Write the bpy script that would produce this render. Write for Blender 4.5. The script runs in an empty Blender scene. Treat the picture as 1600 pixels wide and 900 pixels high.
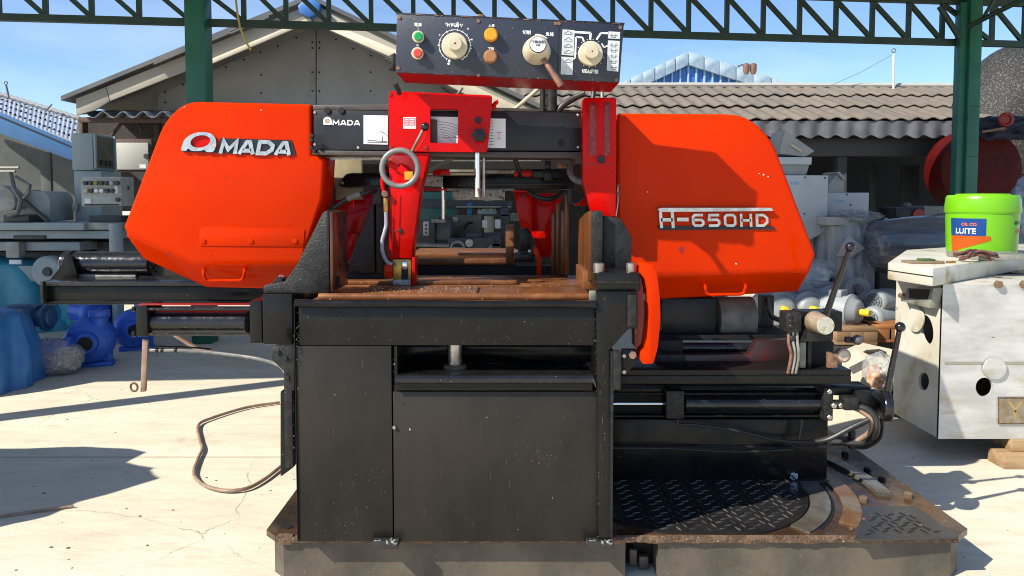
import bpy, bmesh, math, random
from mathutils import Vector, Matrix, noise
from mathutils.geometry import tessellate_polygon
R = math.radians
random.seed(7)
S = bpy.context.scene
C = S.collection

# ---------------------------------------------------------------- camera
FP, HZ, HC, PITCH = 1150.0, 310.0, 1.33, R(3.0)
cam = bpy.data.cameras.new('camera')
cam.sensor_width = 36; cam.lens = 36 * FP / 1600
SH = (450 - FP * math.tan(PITCH)) - HZ           # pixels of vertical crop shift
cam.shift_y = -SH / 1600
cam.clip_start = .05; cam.clip_end = 2000
camo = bpy.data.objects.new('camera', cam); C.objects.link(camo)
camo.location = (0, 0, HC); camo.rotation_euler = (math.pi / 2 - PITCH, 0, 0)
S.camera = camo

# ---------------------------------------------------------------- sun, sky, exposure
SUN = Vector((1.0, .58, -1.0)).normalized()      # the way the light travels
ELEV = math.asin(-SUN.z)
sl = bpy.data.lights.new('sun', 'SUN'); sl.energy = 3.5; sl.angle = R(.5); sl.color = (1, .93, .8)
so = bpy.data.objects.new('sun', sl); C.objects.link(so)
so.rotation_euler = SUN.to_track_quat('-Z', 'Y').to_euler(); so.location = (-6, -4, 8)
w = bpy.data.worlds.new('World'); S.world = w; w.use_nodes = True
nt = w.node_tree; bg = nt.nodes['Background']
sky = nt.nodes.new('ShaderNodeTexSky'); sky.sky_type = 'NISHITA'; sky.sun_disc = False
sky.sun_elevation = ELEV
sky.sun_rotation = math.atan2(-SUN.x, -SUN.y)
sky.air_density = .85; sky.dust_density = .25; sky.ozone_density = 5.0
# thin cirrus: a soft whitening of the sky in streaks
tc = nt.nodes.new('ShaderNodeTexCoord'); mp = nt.nodes.new('ShaderNodeMapping')
mp.inputs['Scale'].default_value = (1.6, 1.6, 6); mp.inputs['Rotation'].default_value = (0, R(12), R(20))
cn = nt.nodes.new('ShaderNodeTexNoise'); cn.inputs['Scale'].default_value = 1.7; cn.inputs['Detail'].default_value = 7
cn.inputs['Roughness'].default_value = .55
cr = nt.nodes.new('ShaderNodeMapRange'); cr.inputs[1].default_value = .47; cr.inputs[2].default_value = .8
cr.inputs[3].default_value = 0; cr.inputs[4].default_value = .2
cm = nt.nodes.new('ShaderNodeMix'); cm.data_type = 'RGBA'; cm.inputs[7].default_value = (8, 8.4, 8.8, 1)
L = nt.links.new
L(tc.outputs['Generated'], mp.inputs[0]); L(mp.outputs[0], cn.inputs['Vector']); L(cn.outputs[0], cr.inputs[0])
L(cr.outputs[0], cm.inputs[0]); L(sky.outputs[0], cm.inputs[6]); L(cm.outputs[2], bg.inputs['Color'])
bg.inputs['Strength'].default_value = .092
S.view_settings.view_transform = 'Standard'; S.view_settings.look = 'None'
S.view_settings.gamma = 1; S.view_settings.use_curve_mapping = False
S.view_settings.exposure = 1.08
S.render.engine = 'CYCLES'; S.cycles.filter_width = 1.0
S.cycles.max_bounces = 6; S.cycles.diffuse_bounces = 3; S.cycles.glossy_bounces = 3
S.cycles.transparent_max_bounces = 6; S.cycles.caustics_reflective = False; S.cycles.caustics_refractive = False

# ---------------------------------------------------------------- projection helpers
def ray(x, y):
    u = (x - 800) / FP; v = (450 - SH - y) / FP
    return Vector((u, math.cos(PITCH) + v * math.sin(PITCH), v * math.cos(PITCH) - math.sin(PITCH)))
def P(x, y, Y):
    d = ray(x, y); d *= Y / d.y
    return Vector((d.x, Y, HC + d.z))
def G(x, y, z=0.0):
    d = ray(x, y); d *= (z - HC) / d.z
    return Vector((d.x, d.y, z))
def px(r, Y): return r * Y / FP

# ---------------------------------------------------------------- materials
MATS = {}
def mat(name, col, rough=.5, metal=0, col2=None, scale=6, lo=.4, hi=.6, bump=0, bscale=60, speck=None, sp=.7, spscale=150,
        stain=None, st=.6, stscale=3, coat=0, rvar=0, spec=.5, stretch=None, alpha=1):
    if name in MATS: return MATS[name]
    m = bpy.data.materials.new(name); m.use_nodes = True; MATS[name] = m
    t = m.node_tree; N = t.nodes.new; K = t.links.new; b = t.nodes['Principled BSDF']
    b.inputs['Roughness'].default_value = rough; b.inputs['Metallic'].default_value = metal
    b.inputs['Specular IOR Level'].default_value = spec
    if coat:
        b.inputs['Coat Weight'].default_value = coat; b.inputs['Coat Roughness'].default_value = .06
    if alpha < 1: b.inputs['Alpha'].default_value = alpha
    co = N('ShaderNodeTexCoord').outputs['Object']
    if stretch:
        mp = N('ShaderNodeMapping'); mp.inputs['Scale'].default_value = stretch; K(co, mp.inputs[0]); co = mp.outputs[0]
    def nz(s, d=6, r=.6):
        n = N('ShaderNodeTexNoise'); n.inputs['Scale'].default_value = s; n.inputs['Detail'].default_value = d
        n.inputs['Roughness'].default_value = r; K(co, n.inputs['Vector']); return n.outputs[0]
    def rng(src, a, bb, c=0, d=1):
        n = N('ShaderNodeMapRange'); n.inputs[1].default_value = a; n.inputs[2].default_value = bb
        n.inputs[3].default_value = c; n.inputs[4].default_value = d; K(src, n.inputs[0]); return n.outputs[0]
    def mix(f, a, c):
        n = N('ShaderNodeMix'); n.data_type = 'RGBA'; K(f, n.inputs[0])
        if isinstance(a, tuple): n.inputs[6].default_value = (*a, 1)
        else: K(a, n.inputs[6])
        n.inputs[7].default_value = (*c, 1); return n.outputs[2]
    cur = tuple(col)
    if col2: cur = mix(rng(nz(scale), lo, hi), cur, col2)
    if stain: cur = mix(rng(nz(stscale, 8, .7), st, st + .12), cur, stain)
    if speck: cur = mix(rng(nz(spscale, 2, .5), sp, sp + .03), cur, speck)
    if isinstance(cur, tuple): b.inputs['Base Color'].default_value = (*cur, 1)
    else: K(cur, b.inputs['Base Color'])
    if rvar: K(rng(nz(scale * 2.3, 5), .35, .65, max(.03, rough - rvar), rough + rvar), b.inputs['Roughness'])
    if bump:
        bp = N('ShaderNodeBump'); bp.inputs['Strength'].default_value = bump; bp.inputs['Distance'].default_value = .01
        K(nz(bscale, 4), bp.inputs['Height']); K(bp.outputs[0], b.inputs['Normal'])
    return m

ORANGE = mat('orange_enamel', (.62, .029, .0), .3, col2=(.585, .025, .0), scale=2, coat=.16, spec=.0, bump=.06, bscale=5, speck=(.3, .02, .002), sp=.765, spscale=28)
RED = mat('red_enamel', (.62, .003, .001), .34, col2=(.54, .002, .001), scale=5, coat=.15, spec=.08, bump=.08, bscale=40, speck=(.25, .01, .008), sp=.72, spscale=60)
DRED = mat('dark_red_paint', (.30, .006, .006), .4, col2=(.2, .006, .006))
BLACK = mat('black_machine_paint', (.006, .006, .0058), .28, col2=(.011, .0105, .010), scale=3, bump=.1, bscale=18, speck=(.3, .27, .22), sp=.755, spscale=95, rvar=.12, spec=.25)
BLKGLOSS = mat('glossy_black_paint', (.009, .009, .011), .16, col2=(.014, .014, .016), scale=9, bump=.18, bscale=45, speck=(.4, .38, .33), sp=.74, spscale=120, rvar=.08)
PANELBLK = mat('satin_black_panel', (.036, .031, .025), .3, col2=(.010, .0097, .009), scale=1.6, lo=.34, hi=.68, stretch=(1, 1, .55), bump=.06, bscale=11, speck=(.5, .46, .38), sp=.75, spscale=60, rvar=.12, stain=(.075, .065, .052), st=.72, stscale=6, spec=.2)
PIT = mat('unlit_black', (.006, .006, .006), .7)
CAST = mat('cast_iron_black', (.013, .013, .0125), .42, col2=(.026, .0255, .024), scale=40, spec=.3, bump=.35, bscale=130, speck=(.35, .32, .27), sp=.755, spscale=130)
RUST = mat('rusty_bed_steel', (.22, .085, .026), .42, .2, col2=(.17, .06, .018), scale=9, bump=.12, bscale=60, speck=(.5, .36, .2), sp=.72, spscale=120, stain=(.34, .14, .04), st=.55, stscale=5, rvar=.12)
JAWDK = mat('oily_dark_jaw', (.07, .022, .012), .3, .2, col2=(.12, .045, .02), scale=5, bump=.1, rvar=.1)
RUSTV = mat('rusty_jaw_steel', (.2, .07, .014), .34, .25, col2=(.12, .04, .010), scale=4, stretch=(1, 1, .6), bump=.06, speck=(.55, .4, .2), sp=.75, rvar=.1)
STEEL = mat('bare_steel', (.5, .48, .45), .32, .85, col2=(.34, .3, .26), scale=20, bump=.05, speck=(.2, .1, .05), sp=.72)
CHROME = mat('chrome_rod', (.75, .75, .76), .08, 1)
BADGE = mat('chromed_badge', (.62, .61, .59), .24, .85, col2=(.45, .44, .42), scale=30)
GREYAL = mat('grey_aluminium', (.23, .225, .215), .4, .2, col2=(.19, .185, .18), scale=20, bump=.04)
BASEM = mat('oily_grey_base', (.12, .1, .078), .45, col2=(.06, .054, .046), spec=.3, scale=3.5, bump=.22, bscale=45, stain=(.18, .11, .05), st=.57, stscale=3.5, speck=(.4, .35, .26), sp=.74, spscale=110, rvar=.12)
BASETOP = mat('rust_oiled_plate', (.11, .055, .024), .2, .3, col2=(.03, .022, .016), scale=3.5, bump=.12, bscale=40, stain=(.15, .1, .06), st=.56, stscale=4, rvar=.12, speck=(.5, .3, .12), sp=.72)
EDGE = mat('crusted_rust_edge', (.075, .042, .025), .75, col2=(.15, .09, .05), scale=25, bump=.8, bscale=70, speck=(.45, .35, .25), sp=.68)
TREADM = mat('black_tread_steel', (.018, .018, .019), .28, .3, col2=(.03, .028, .026), scale=8, bump=.1, speck=(.5, .48, .42), sp=.745, spscale=70)
TREADBAR = mat('worn_tread_bar', (.10, .095, .085), .35, 0, col2=(.02, .02, .02), scale=14)
TREADDK = mat('dark_tread_bar', (.02, .02, .022), .3, .3)
TREADB = mat('bluish_tread_steel', (.06, .06, .064), .24, .4, col2=(.06, .055, .05), scale=6, bump=.12, stain=(.16, .09, .04), st=.6, stscale=5)
RINGM = mat('oiled_ring_steel', (.3, .29, .27), .25, .6, col2=(.19, .16, .12), scale=6, rvar=.1)
ARCM = mat('rust_orange_arc', (.22, .105, .04), .32, .4, col2=(.24, .19, .14), scale=8, rvar=.1)
NAVY = mat('worn_navy_panel', (.028, .034, .052), .42, col2=(.022, .026, .038), scale=4, bump=.05, speck=(.3, .27, .22), sp=.735, spscale=80, stain=(.085, .08, .085), st=.68, stscale=9)
BEAM = mat('slate_black_beam', (.024, .026, .034), .36, col2=(.017, .017, .02), scale=5, bump=.04, speck=(.2, .2, .2), sp=.76, spscale=60, spec=.3)
BEAMEDGE = mat('brown_beam_edge', (.075, .055, .045), .5, col2=(.05, .042, .038), scale=12)
SCUFF = mat('coppery_scuff', (.3, .16, .095), .5, .3, col2=(.16, .095, .07), scale=60)
CREAM = mat('aged_cream_plastic', (.6, .54, .4), .35, col2=(.46, .38, .24), scale=9, lo=.45, hi=.75)
WHITEP = mat('printed_white', (.8, .8, .78), .5)
CHART = mat('chart_plate', (.82, .86, .87), .3, col2=(.74, .79, .8), scale=6)
INK = mat('chart_ink', (.05, .06, .08), .6)
PINKST = mat('pink_sticker', (.6, .22, .26), .5)
GREENB = mat('green_button', (.01, .3, .07), .3); REDB = mat('red_button', (.62, .06, .04), .35)
ORANGEB = mat('amber_button', (.75, .3, .01), .3); BROWNB = mat('brown_button', (.33, .15, .06), .4)
BRASS = mat('brass', (.5, .28, .06), .35, .8, col2=(.35, .2, .06), scale=40)
HOSE = mat('clear_hose', (.33, .33, .38), .25)
RUBBER = mat('black_rubber', (.02, .02, .021), .45, bump=.1)
GREYHOSE = mat('grey_hose', (.19, .185, .175), .45, col2=(.13, .125, .12), scale=30)
WORNG = mat('worn_grey_green', (.27, .27, .22), .5, col2=(.17, .17, .14), scale=10, stain=(.06, .06, .05), st=.58, stscale=9)
BEIGE = mat('dim_beige_cover', (.38, .33, .2), .5, col2=(.26, .22, .13), scale=6)
WORNPL = mat('worn_stained_plate', (.4, .37, .32), .55, .2, col2=(.25, .22, .19), scale=40, speck=(.12, .1, .08), sp=.6, spscale=60)
COBBLE = mat('brown_cable', (.24, .15, .11), .4, col2=(.34, .24, .17), scale=14)
CHIPS = mat('metal_chips', (.42, .3, .18), .4, .4)
PADM = mat('scraped_black_pad', (.02, .02, .02), .4, col2=(.45, .44, .42), scale=45, lo=.56, hi=.66)

# ---------------------------------------------------------------- mesh helpers
def wpos(o):
    v = Vector()
    while o: v = v + o.location; o = o.parent
    return v
def obj(name, bm, m, parent=None, sharp=35, label=None, kind=None):
    bmesh.ops.recalc_face_normals(bm, faces=bm.faces[:])
    me = bpy.data.meshes.new(name)
    vs = [v.co for v in bm.verts]
    c = Vector([(min(v[i] for v in vs) + max(v[i] for v in vs)) / 2 for i in range(3)])
    bmesh.ops.translate(bm, verts=bm.verts[:], vec=-c)
    bm.to_mesh(me); bm.free()
    for mm in (m if isinstance(m, (list, tuple)) else [m]): me.materials.append(mm)
    me.shade_smooth(); me.set_sharp_from_angle(angle=R(sharp))
    o = bpy.data.objects.new(name, me); C.objects.link(o)
    if parent: o.parent = parent; o.location = c - wpos(parent)
    else: o.location = c
    if label: o['label'] = label
    if kind: o['kind'] = kind
    return o
def thing(name, loc, label, cat, group=None):
    o = bpy.data.objects.new(name, None); C.objects.link(o); o.location = loc; o.empty_display_size = .1
    return tag(o, label, cat, group)
def tag(o, label, cat, group=None):
    o['label'] = label; o['category'] = cat
    if group: o['group'] = group
    return o
def copy_one(o, loc, parent=None, rot=None, scale=None):
    c = o.copy(); C.objects.link(c); c.parent = parent
    c.location = Vector(loc) - (wpos(parent) if parent else Vector())
    if rot: c.rotation_euler = rot
    if scale: c.scale = scale
    return c
def copy_tree(o, parent=None):
    c = o.copy(); C.objects.link(c); c.parent = parent
    for ch in list(o.children): copy_tree(ch, c)
    return c
def dup(o, loc, rz=0, s=1, label=None):
    c = copy_tree(o); c.location = loc; c.rotation_euler = (0, 0, rz); c.scale = (s, s, s)
    if label: c['label'] = label
    return c

def solid(loops, ext, bev=0, seg=2, bm=None):
    """closed solid from a flat outline (first loop) with holes (other loops), pushed along ext"""
    bm = bm or bmesh.new(); ext = Vector(ext)
    loops = [[Vector(p) for p in l] for l in loops]
    A = [[bm.verts.new(p) for p in l] for l in loops]
    B = [[bm.verts.new(p + ext) for p in l] for l in loops]
    fs = []
    if len(loops) == 1:
        fs += [bm.faces.new(A[0]), bm.faces.new(B[0][::-1])]
    else:
        fa = sum(A, []); fb = sum(B, [])
        for t in tessellate_polygon(loops):
            fs += [bm.faces.new([fa[i] for i in t]), bm.faces.new([fb[i] for i in t[::-1]])]
    for a, b in zip(A, B):
        n = len(a)
        for i in range(n):
            fs.append(bm.faces.new((a[i], a[(i + 1) % n], b[(i + 1) % n], b[i])))
    if bev and len(loops) == 1:
        es = list({e for f in fs for e in f.edges})
        bmesh.ops.recalc_face_normals(bm, faces=fs)
        bmesh.ops.bevel(bm, geom=es, offset=bev, segments=seg, affect='EDGES', profile=.5, clamp_overlap=True)
    return bm
def fillet(pts, rad, n=6):
    out = []; N = len(pts)
    for i, p in enumerate(pts):
        r = rad.get(i, 0) if isinstance(rad, dict) else rad
        p = Vector(p)
        if not r: out.append(tuple(p)); continue
        a = (Vector(pts[i - 1]) - p); b = (Vector(pts[(i + 1) % N]) - p)
        r = min(r, a.length * .49, b.length * .49); a.normalize(); b.normalize()
        for k in range(n + 1):
            t = k / n; q = p + a * r * (1 - t) ** 2 + b * r * t ** 2
            out.append(tuple(q))
    return out
def pr(name, pts, Y, d, m, parent, bev=.003, holes=(), label=None):
    """outline in the plane Y, thickness d backwards"""
    lp = [[P(x, y, Y) for x, y in pts]] + [[P(x, y, Y) for x, y in h] for h in holes]
    return obj(name, solid(lp, (0, d, 0), bev), m, parent, label=label)
def rect(x0, y0, x1, y1): return [(x0, y0), (x1, y0), (x1, y1), (x0, y1)]
def bx(name, x0, y0, x1, y1, Y, d, m, parent, bev=.003, label=None):
    a, b = P(x0, y0, Y), P(x1, y1, Y)
    return wb(name, (a.x, Y, b.z), (b.x, Y + d, a.z), m, parent, bev, label)
def wbm(a, b, bev=0, bm=None):
    a, b = Vector(a), Vector(b)
    return solid([[(a.x, a.y, a.z), (b.x, a.y, a.z), (b.x, a.y, b.z), (a.x, a.y, b.z)]], (0, b.y - a.y, 0), bev, bm=bm)
def wb(name, a, b, m, parent, bev=.003, label=None):
    return obj(name, wbm(a, b, bev), m, parent, label=label)
def ring_pts(c, ax, r, n, ref=None):
    ax = Vector(ax).normalized(); u = ax.orthogonal().normalized() if ref is None else ref; v = ax.cross(u)
    return [Vector(c) + (u * math.cos(2 * math.pi * k / n) + v * math.sin(2 * math.pi * k / n)) * r for k in range(n)]
def lathe(prof, c, ax, n=24, bm=None):
    """profile [(along, radius)] about the axis ax through c, closed at both ends"""
    bm = bm or bmesh.new(); ax = Vector(ax).normalized(); ref = ax.orthogonal().normalized(); rings = []
    for a, r in prof:
        rings.append([bm.verts.new(p) for p in ring_pts(Vector(c) + ax * a, ax, max(r, 1e-4), n, ref)])
    for q, s in zip(rings, rings[1:]):
        for i in range(n): bm.faces.new((q[i], q[(i + 1) % n], s[(i + 1) % n], s[i]))
    bm.faces.new(rings[0][::-1]); bm.faces.new(rings[-1])
    return bm
def tubebm(pts, r, n=10, bm=None, closed=False):
    bm = bm or bmesh.new(); pts = [Vector(p) for p in pts]; rings = []; u = None; N = len(pts)
    for i, p in enumerate(pts):
        if closed: t = pts[(i + 1) % N] - pts[i - 1]
        else: t = pts[min(i + 1, N - 1)] - pts[max(i - 1, 0)]
        t.normalize()
        if u is None: u = t.orthogonal().normalized()
        u = (u - t * u.dot(t)).normalized(); v = t.cross(u)
        rr = r[i] if isinstance(r, (list, tuple)) else r
        rings.append([bm.verts.new(p + (u * math.cos(2 * math.pi * k / n) + v * math.sin(2 * math.pi * k / n)) * rr) for k in range(n)])
    prs = list(zip(rings, rings[1:])) + ([(rings[-1], rings[0])] if closed else [])
    for q, s in prs:
        for k in range(n): bm.faces.new((q[k], q[(k + 1) % n], s[(k + 1) % n], s[k]))
    if not closed: bm.faces.new(rings[0][::-1]); bm.faces.new(rings[-1])
    return bm
def smooth(pts, n=6):
    pts = [Vector(p) for p in pts]; out = []
    for i in range(len(pts) - 1):
        p0, p1, p2, p3 = pts[max(i - 1, 0)], pts[i], pts[i + 1], pts[min(i + 2, len(pts) - 1)]
        for k in range(n):
            t = k / n
            out.append(.5 * ((2 * p1) + (p2 - p0) * t + (2 * p0 - 5 * p1 + 4 * p2 - p3) * t * t + (3 * p1 - p0 - 3 * p2 + p3) * t ** 3))
    return out + [pts[-1]]
def tb(name, pts, r, m, parent, sm=True, n=10, label=None):
    """tube through (x, y, Y) points, r in pixels at the first point's distance"""
    w3 = [P(*p) for p in pts]
    return obj(name, tubebm(smooth(w3) if sm and len(w3) > 2 else w3, px(r, pts[0][2]), n), m, parent, label=label)
def cy(name, x, y, r, Y, d, m, parent, n=28, r2=None, bev=0, label=None):
    """round boss facing the camera: front at Y, depth d"""
    c = P(x, y, Y); a = px(r, Y); b = px(r2, Y) if r2 else a; e = min(bev or .0015, d * .3)
    return obj(name, lathe([(0, a - e), (e, a), (d, b)], c, (0, 1, 0), n), m, parent, label=label)
def cx(name, x0, x1, yc, r, Y, m, parent, n=28, bev=.002, label=None):
    """round bar lying along X"""
    a, b = P(x0, yc, Y), P(x1, yc, Y); rr = px(r, Y); l = b.x - a.x
    return obj(name, lathe([(0, rr - bev), (bev, rr), (l - bev, rr), (l, rr - bev)], a, (1, 0, 0), n), m, parent, label=label)
def ball(name, x, y, r, Y, m, parent):
    bm = bmesh.new(); bmesh.ops.create_uvsphere(bm, u_segments=20, v_segments=12, radius=px(r, Y))
    bmesh.ops.translate(bm, verts=bm.verts[:], vec=P(x, y, Y)); return obj(name, bm, m, parent, 60)
BOLTS = {}
def bolt(x, y, r, Y, parent, m=None, name='bolt', ax='y', h=.6):
    return bolt_at(P(x, y, Y), px(r, Y), parent, m or CAST, name, ax, h)
def bolt_at(p, r, parent, m, name='bolt', ax='y', h=.6):
    k = (m.name, name)
    if k not in BOLTS:
        bm = lathe([(0, .86), (.1, 1), (1, 1)], (0, 0, 0), (0, 1, 0), 6)
        lathe([(-.02, .45), (.2, .45)], (0, 0, 0), (0, 1, 0), 8, bm)
        o = obj(name, bm, m, None); BOLTS[k] = o.data; bpy.data.objects.remove(o)
    o = bpy.data.objects.new(name, BOLTS[k]); C.objects.link(o); o.parent = parent
    o.location = Vector(p) - wpos(parent); o.scale = (r, r * 2 * h, r)
    if ax == 'z': o.rotation_euler = (-math.pi / 2, 0, 0)
    return o
def blob(c, rad, amp=.15, sc=2.2, seed=0, sub=4, floor=None, crumple=0):
    bm = bmesh.new(); bmesh.ops.create_icosphere(bm, subdivisions=sub, radius=1); c = Vector(c); off = Vector((seed * 7.3, seed * 3.1, seed))
    for v in bm.verts:
        n = v.co.normalized(); d = 1 + amp * noise.fractal(n * sc + off, .9, 2.0, 5)
        if crumple: d += crumple * abs(noise.noise(n * sc * 3.1 + off)) - crumple * .3
        p = Vector((n.x * rad[0], n.y * rad[1], n.z * rad[2])) * d + c
        if floor is not None and p.z < floor: p.z = floor + .002 * n.x
        v.co = p
    return bm
def drape(c, rx, ry, h, nf=9, amp=.12, seed=0, sq=3.0, nu=110, nv=26, flare=.12):
    """a sheet hanging over something boxy: rounded top, sides falling in folds that deepen downwards"""
    bm = bmesh.new(); c = Vector(c); g = []
    for j in range(nv + 1):
        v = j / nv; row = []
        t = min(1, v / .35); rr_ = math.sin(t * math.pi / 2) ** .8 if v < .35 else 1 + flare * (v - .35)
        z = h * (1 - .12 * t * t) if v < .35 else h * .88 * (1 - (v - .35) / .65)
        for i in range(nu):
            a = 2 * math.pi * i / nu; d = (abs(math.cos(a)) ** sq + abs(math.sin(a)) ** sq) ** (-1 / sq)
            n1 = noise.noise((math.cos(a) * nf / 5, math.sin(a) * nf / 5, seed * 3.7 + v * .5)); n2 = noise.noise((math.cos(a) * nf / 2.2, math.sin(a) * nf / 2.2, seed * 1.9 + v * .9))
            fo = amp * min(1, v * 1.6) * ((1 - abs(n1) * 2.4) + .55 * (1 - abs(n2) * 2.4)) - amp * .4
            s_ = noise.noise((math.cos(a) * 1.1 * t, math.sin(a) * 1.1 * t, seed + 5)) * .1
            row.append(bm.verts.new(c + Vector((math.cos(a) * d * rx * rr_ * (1 + fo), math.sin(a) * d * ry * rr_ * (1 + fo), max(.002, z * (1 + s_) + .03 * h * n2 * (v < .9))))))
        g.append(row)
    for q, s in zip(g, g[1:]):
        for i in range(nu): bm.faces.new((q[i], q[(i + 1) % nu], s[(i + 1) % nu], s[i]))
    bmesh.ops.remove_doubles(bm, verts=bm.verts[:], dist=1e-5)
    return bm
def cloth_sheet(fn, nu, nv, th=.006):
    """a sheet from fn(u, v) -> point, given a thickness"""
    bm = bmesh.new(); g = [[bm.verts.new(fn(i / nu, j / nv)) for j in range(nv + 1)] for i in range(nu + 1)]
    for i in range(nu):
        for j in range(nv): bm.faces.new((g[i][j], g[i + 1][j], g[i + 1][j + 1], g[i][j + 1]))
    bmesh.ops.recalc_face_normals(bm, faces=bm.faces[:])
    bmesh.ops.solidify(bm, geom=bm.faces[:], thickness=th)
    return bm
# strokes: letters as mitred flat bars
def stroke(pts, wd, closed=False):
    pts = [Vector(p) for p in pts]; N = len(pts); Lf, Rt = [], []
    for i, p in enumerate(pts):
        a = (p - pts[i - 1]) if (i or closed) else None; b = (pts[(i + 1) % N] - p) if (i < N - 1 or closed) else None
        a = a.normalized() if a else b.normalized(); b = b.normalized() if b else a
        n1 = Vector((-a.y, a.x)); n2 = Vector((-b.y, b.x)); m = n1 + n2
        m = n1 if m.length < .3 else m.normalized(); k = 1 / max(.45, m.dot(n1))
        Lf.append(p + m * wd / 2 * k); Rt.append(p - m * wd / 2 * k)
    return Lf, Rt
GLY = {'M': [([(0.08, 0), (.12, .9), (.5, .3), (.88, .9), (.92, 0)], 0)],
       'A': [([(.08, 0), (.40, .87), (.6, .87), (.92, 0)], 0), ([(.24, .26), (.76, .26)], 0)],
       'D': [([(.1, .1), (.1, .9), (.62, .9), (.9, .66), (.9, .34), (.62, .1)], 1)],
       '-': [([(.0, .5), (1, .5)], 0)],
       '6': [([(.9, .9), (.25, .9), (.1, .75), (.1, .25), (.25, .1), (.75, .1), (.9, .22), (.9, .42), (.75, .53), (.14, .53)], 0)],
       '5': [([(.92, .9), (.14, .9), (.1, .53), (.75, .55), (.9, .42), (.9, .25), (.75, .1), (.06, .1)], 0)],
       '0': [([(.1, .25), (.1, .75), (.25, .9), (.75, .9), (.9, .75), (.9, .25), (.75, .1), (.25, .1)], 1)],
       'H': [([(.12, 0), (.12, 1)], 0), ([(.88, 0), (.88, 1)], 0), ([(.12, .5), (.88, .5)], 0)],
       'N': [([(.12, 0), (.12, .93), (.88, .07), (.88, 1)], 0)], 'E': [([(.95, .92), (.12, .92), (.12, .08), (.95, .08)], 0), ([(.12, .5), (.8, .5)], 0)],
       'Y': [([(.05, 1), (.5, .5), (.95, 1)], 0), ([(.5, .5), (.5, 0)], 0)],
       'Q': [([(.02, .02), (.12, .55), (.3, .88), (.55, .97), (.8, .85), (.93, .6), (.96, .02)], 0),
             ([(.14, .12), (.38, .02), (.64, .04), (.9, .3)], 0)]}
def glyphs(txt, mapf, wd, depth, bev=0, widths=None, gap=.16, asp=.8):
    """letters in a unit-high line; mapf(x, y) -> point in the world; depth is a vector"""
    bm = bmesh.new(); x = 0; k = 0
    for ch in txt:
        wl = (widths or {}).get(ch, asp)
        for pts, cl in GLY.get(ch, ()):
            k += 1; dv = Vector(depth) * (1 + .013 * k)     # overlapping bars never share a plane
            Lf, Rt = stroke([(x + a * wl, b) for a, b in pts], wd, bool(cl))
            n = len(Lf)
            for i in range(n if cl else n - 1):
                j = (i + 1) % n
                q = [mapf(*Lf[i]), mapf(*Lf[j]), mapf(*Rt[j]), mapf(*Rt[i])]
                solid([[p - dv for p in q]], dv, bev, 1, bm)
        x += wl + gap
    return bm
def text(name, s, p, h, m, parent, ext=.0006, ux=(1, 0, 0), uy=(0, 0, 1), bold=0, align='CENTER', sx=1):
    cu = bpy.data.curves.new(name, 'FONT'); cu.body = s; cu.size = 1; cu.align_x = align; cu.align_y = 'CENTER'
    cu.offset = bold; cu.resolution_u = 3
    o = bpy.data.objects.new(name, cu); C.objects.link(o); bpy.context.view_layer.update()
    me = bpy.data.meshes.new_from_object(o.evaluated_get(bpy.context.evaluated_depsgraph_get())); bpy.data.objects.remove(o)
    bm = bmesh.new(); bm.from_mesh(me); ux, uy = Vector(ux) * sx, Vector(uy); nn = Vector(ux).cross(uy).normalized()
    for v in bm.verts: v.co = Vector(p) + ux * v.co.x * h + uy * v.co.y * h
    r = bmesh.ops.extrude_face_region(bm, geom=bm.faces[:])
    bmesh.ops.translate(bm, verts=[e for e in r['geom'] if isinstance(e, bmesh.types.BMVert)], vec=nn * ext)
    return obj(name, bm, m, parent)

# ================================================================ THE BAND SAW
SAW = thing('band_saw', (.3, 3.0, 0), 'large black and orange-red horizontal band saw standing in the middle of the yard', 'band saw')
Z0, Z1 = .136, .157                                # base plate
def plan(pts, z0, z1): return solid([[Vector((x, y, z0)) for x, y in pts]], (0, 0, z1 - z0))
def arc(c, r, a0, a1, n=40): return [(c[0] + r * math.cos(R(a0 + (a1 - a0) * k / n)), c[1] + r * math.sin(R(a0 + (a1 - a0) * k / n))) for k in range(n + 1)]
def ringbm(c, r0, r1, a0, a1, z0, z1, n=48):
    return plan(arc(c, r1, a0, a1, n) + arc(c, r0, a1, a0, n), z0, z1)
# base: two welded boxes with a recess between them
XG0, XG1 = P(977, 870, 2.515).x, P(1028, 870, 2.515).x
obj('base_frame', plan([(-.845, 2.56), (-.80, 2.515), (XG0, 2.515), (XG0, 4.3), (-.845, 4.3)], 0, Z0), BASEM, SAW)
obj('base_frame', plan([(XG1, 2.515), (1.535, 2.515), (1.59, 2.565), (1.58, 4.3), (XG1, 4.3)], 0, Z0), BASEM, SAW)
wb('recess_back', (XG0 + .002, 2.62, .0), (XG1 - .002, 2.66, Z0 - .004), PIT, SAW, 0)
for a, b, c, d in ((.42, .015, .448, .075), (.455, .0, .49, .05)): wb('jack_bolt', (a, 2.57, b), (c, 2.6, d), BASEM, SAW, .006)
OUT = [(-.87, 2.55), (-.825, 2.505), (1.555, 2.505), (1.62, 2.56), (1.605, 4.32), (-.87, 4.32)]
top = obj('base_top_plate', plan(OUT, Z0, Z1), BASETOP, SAW)
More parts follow.
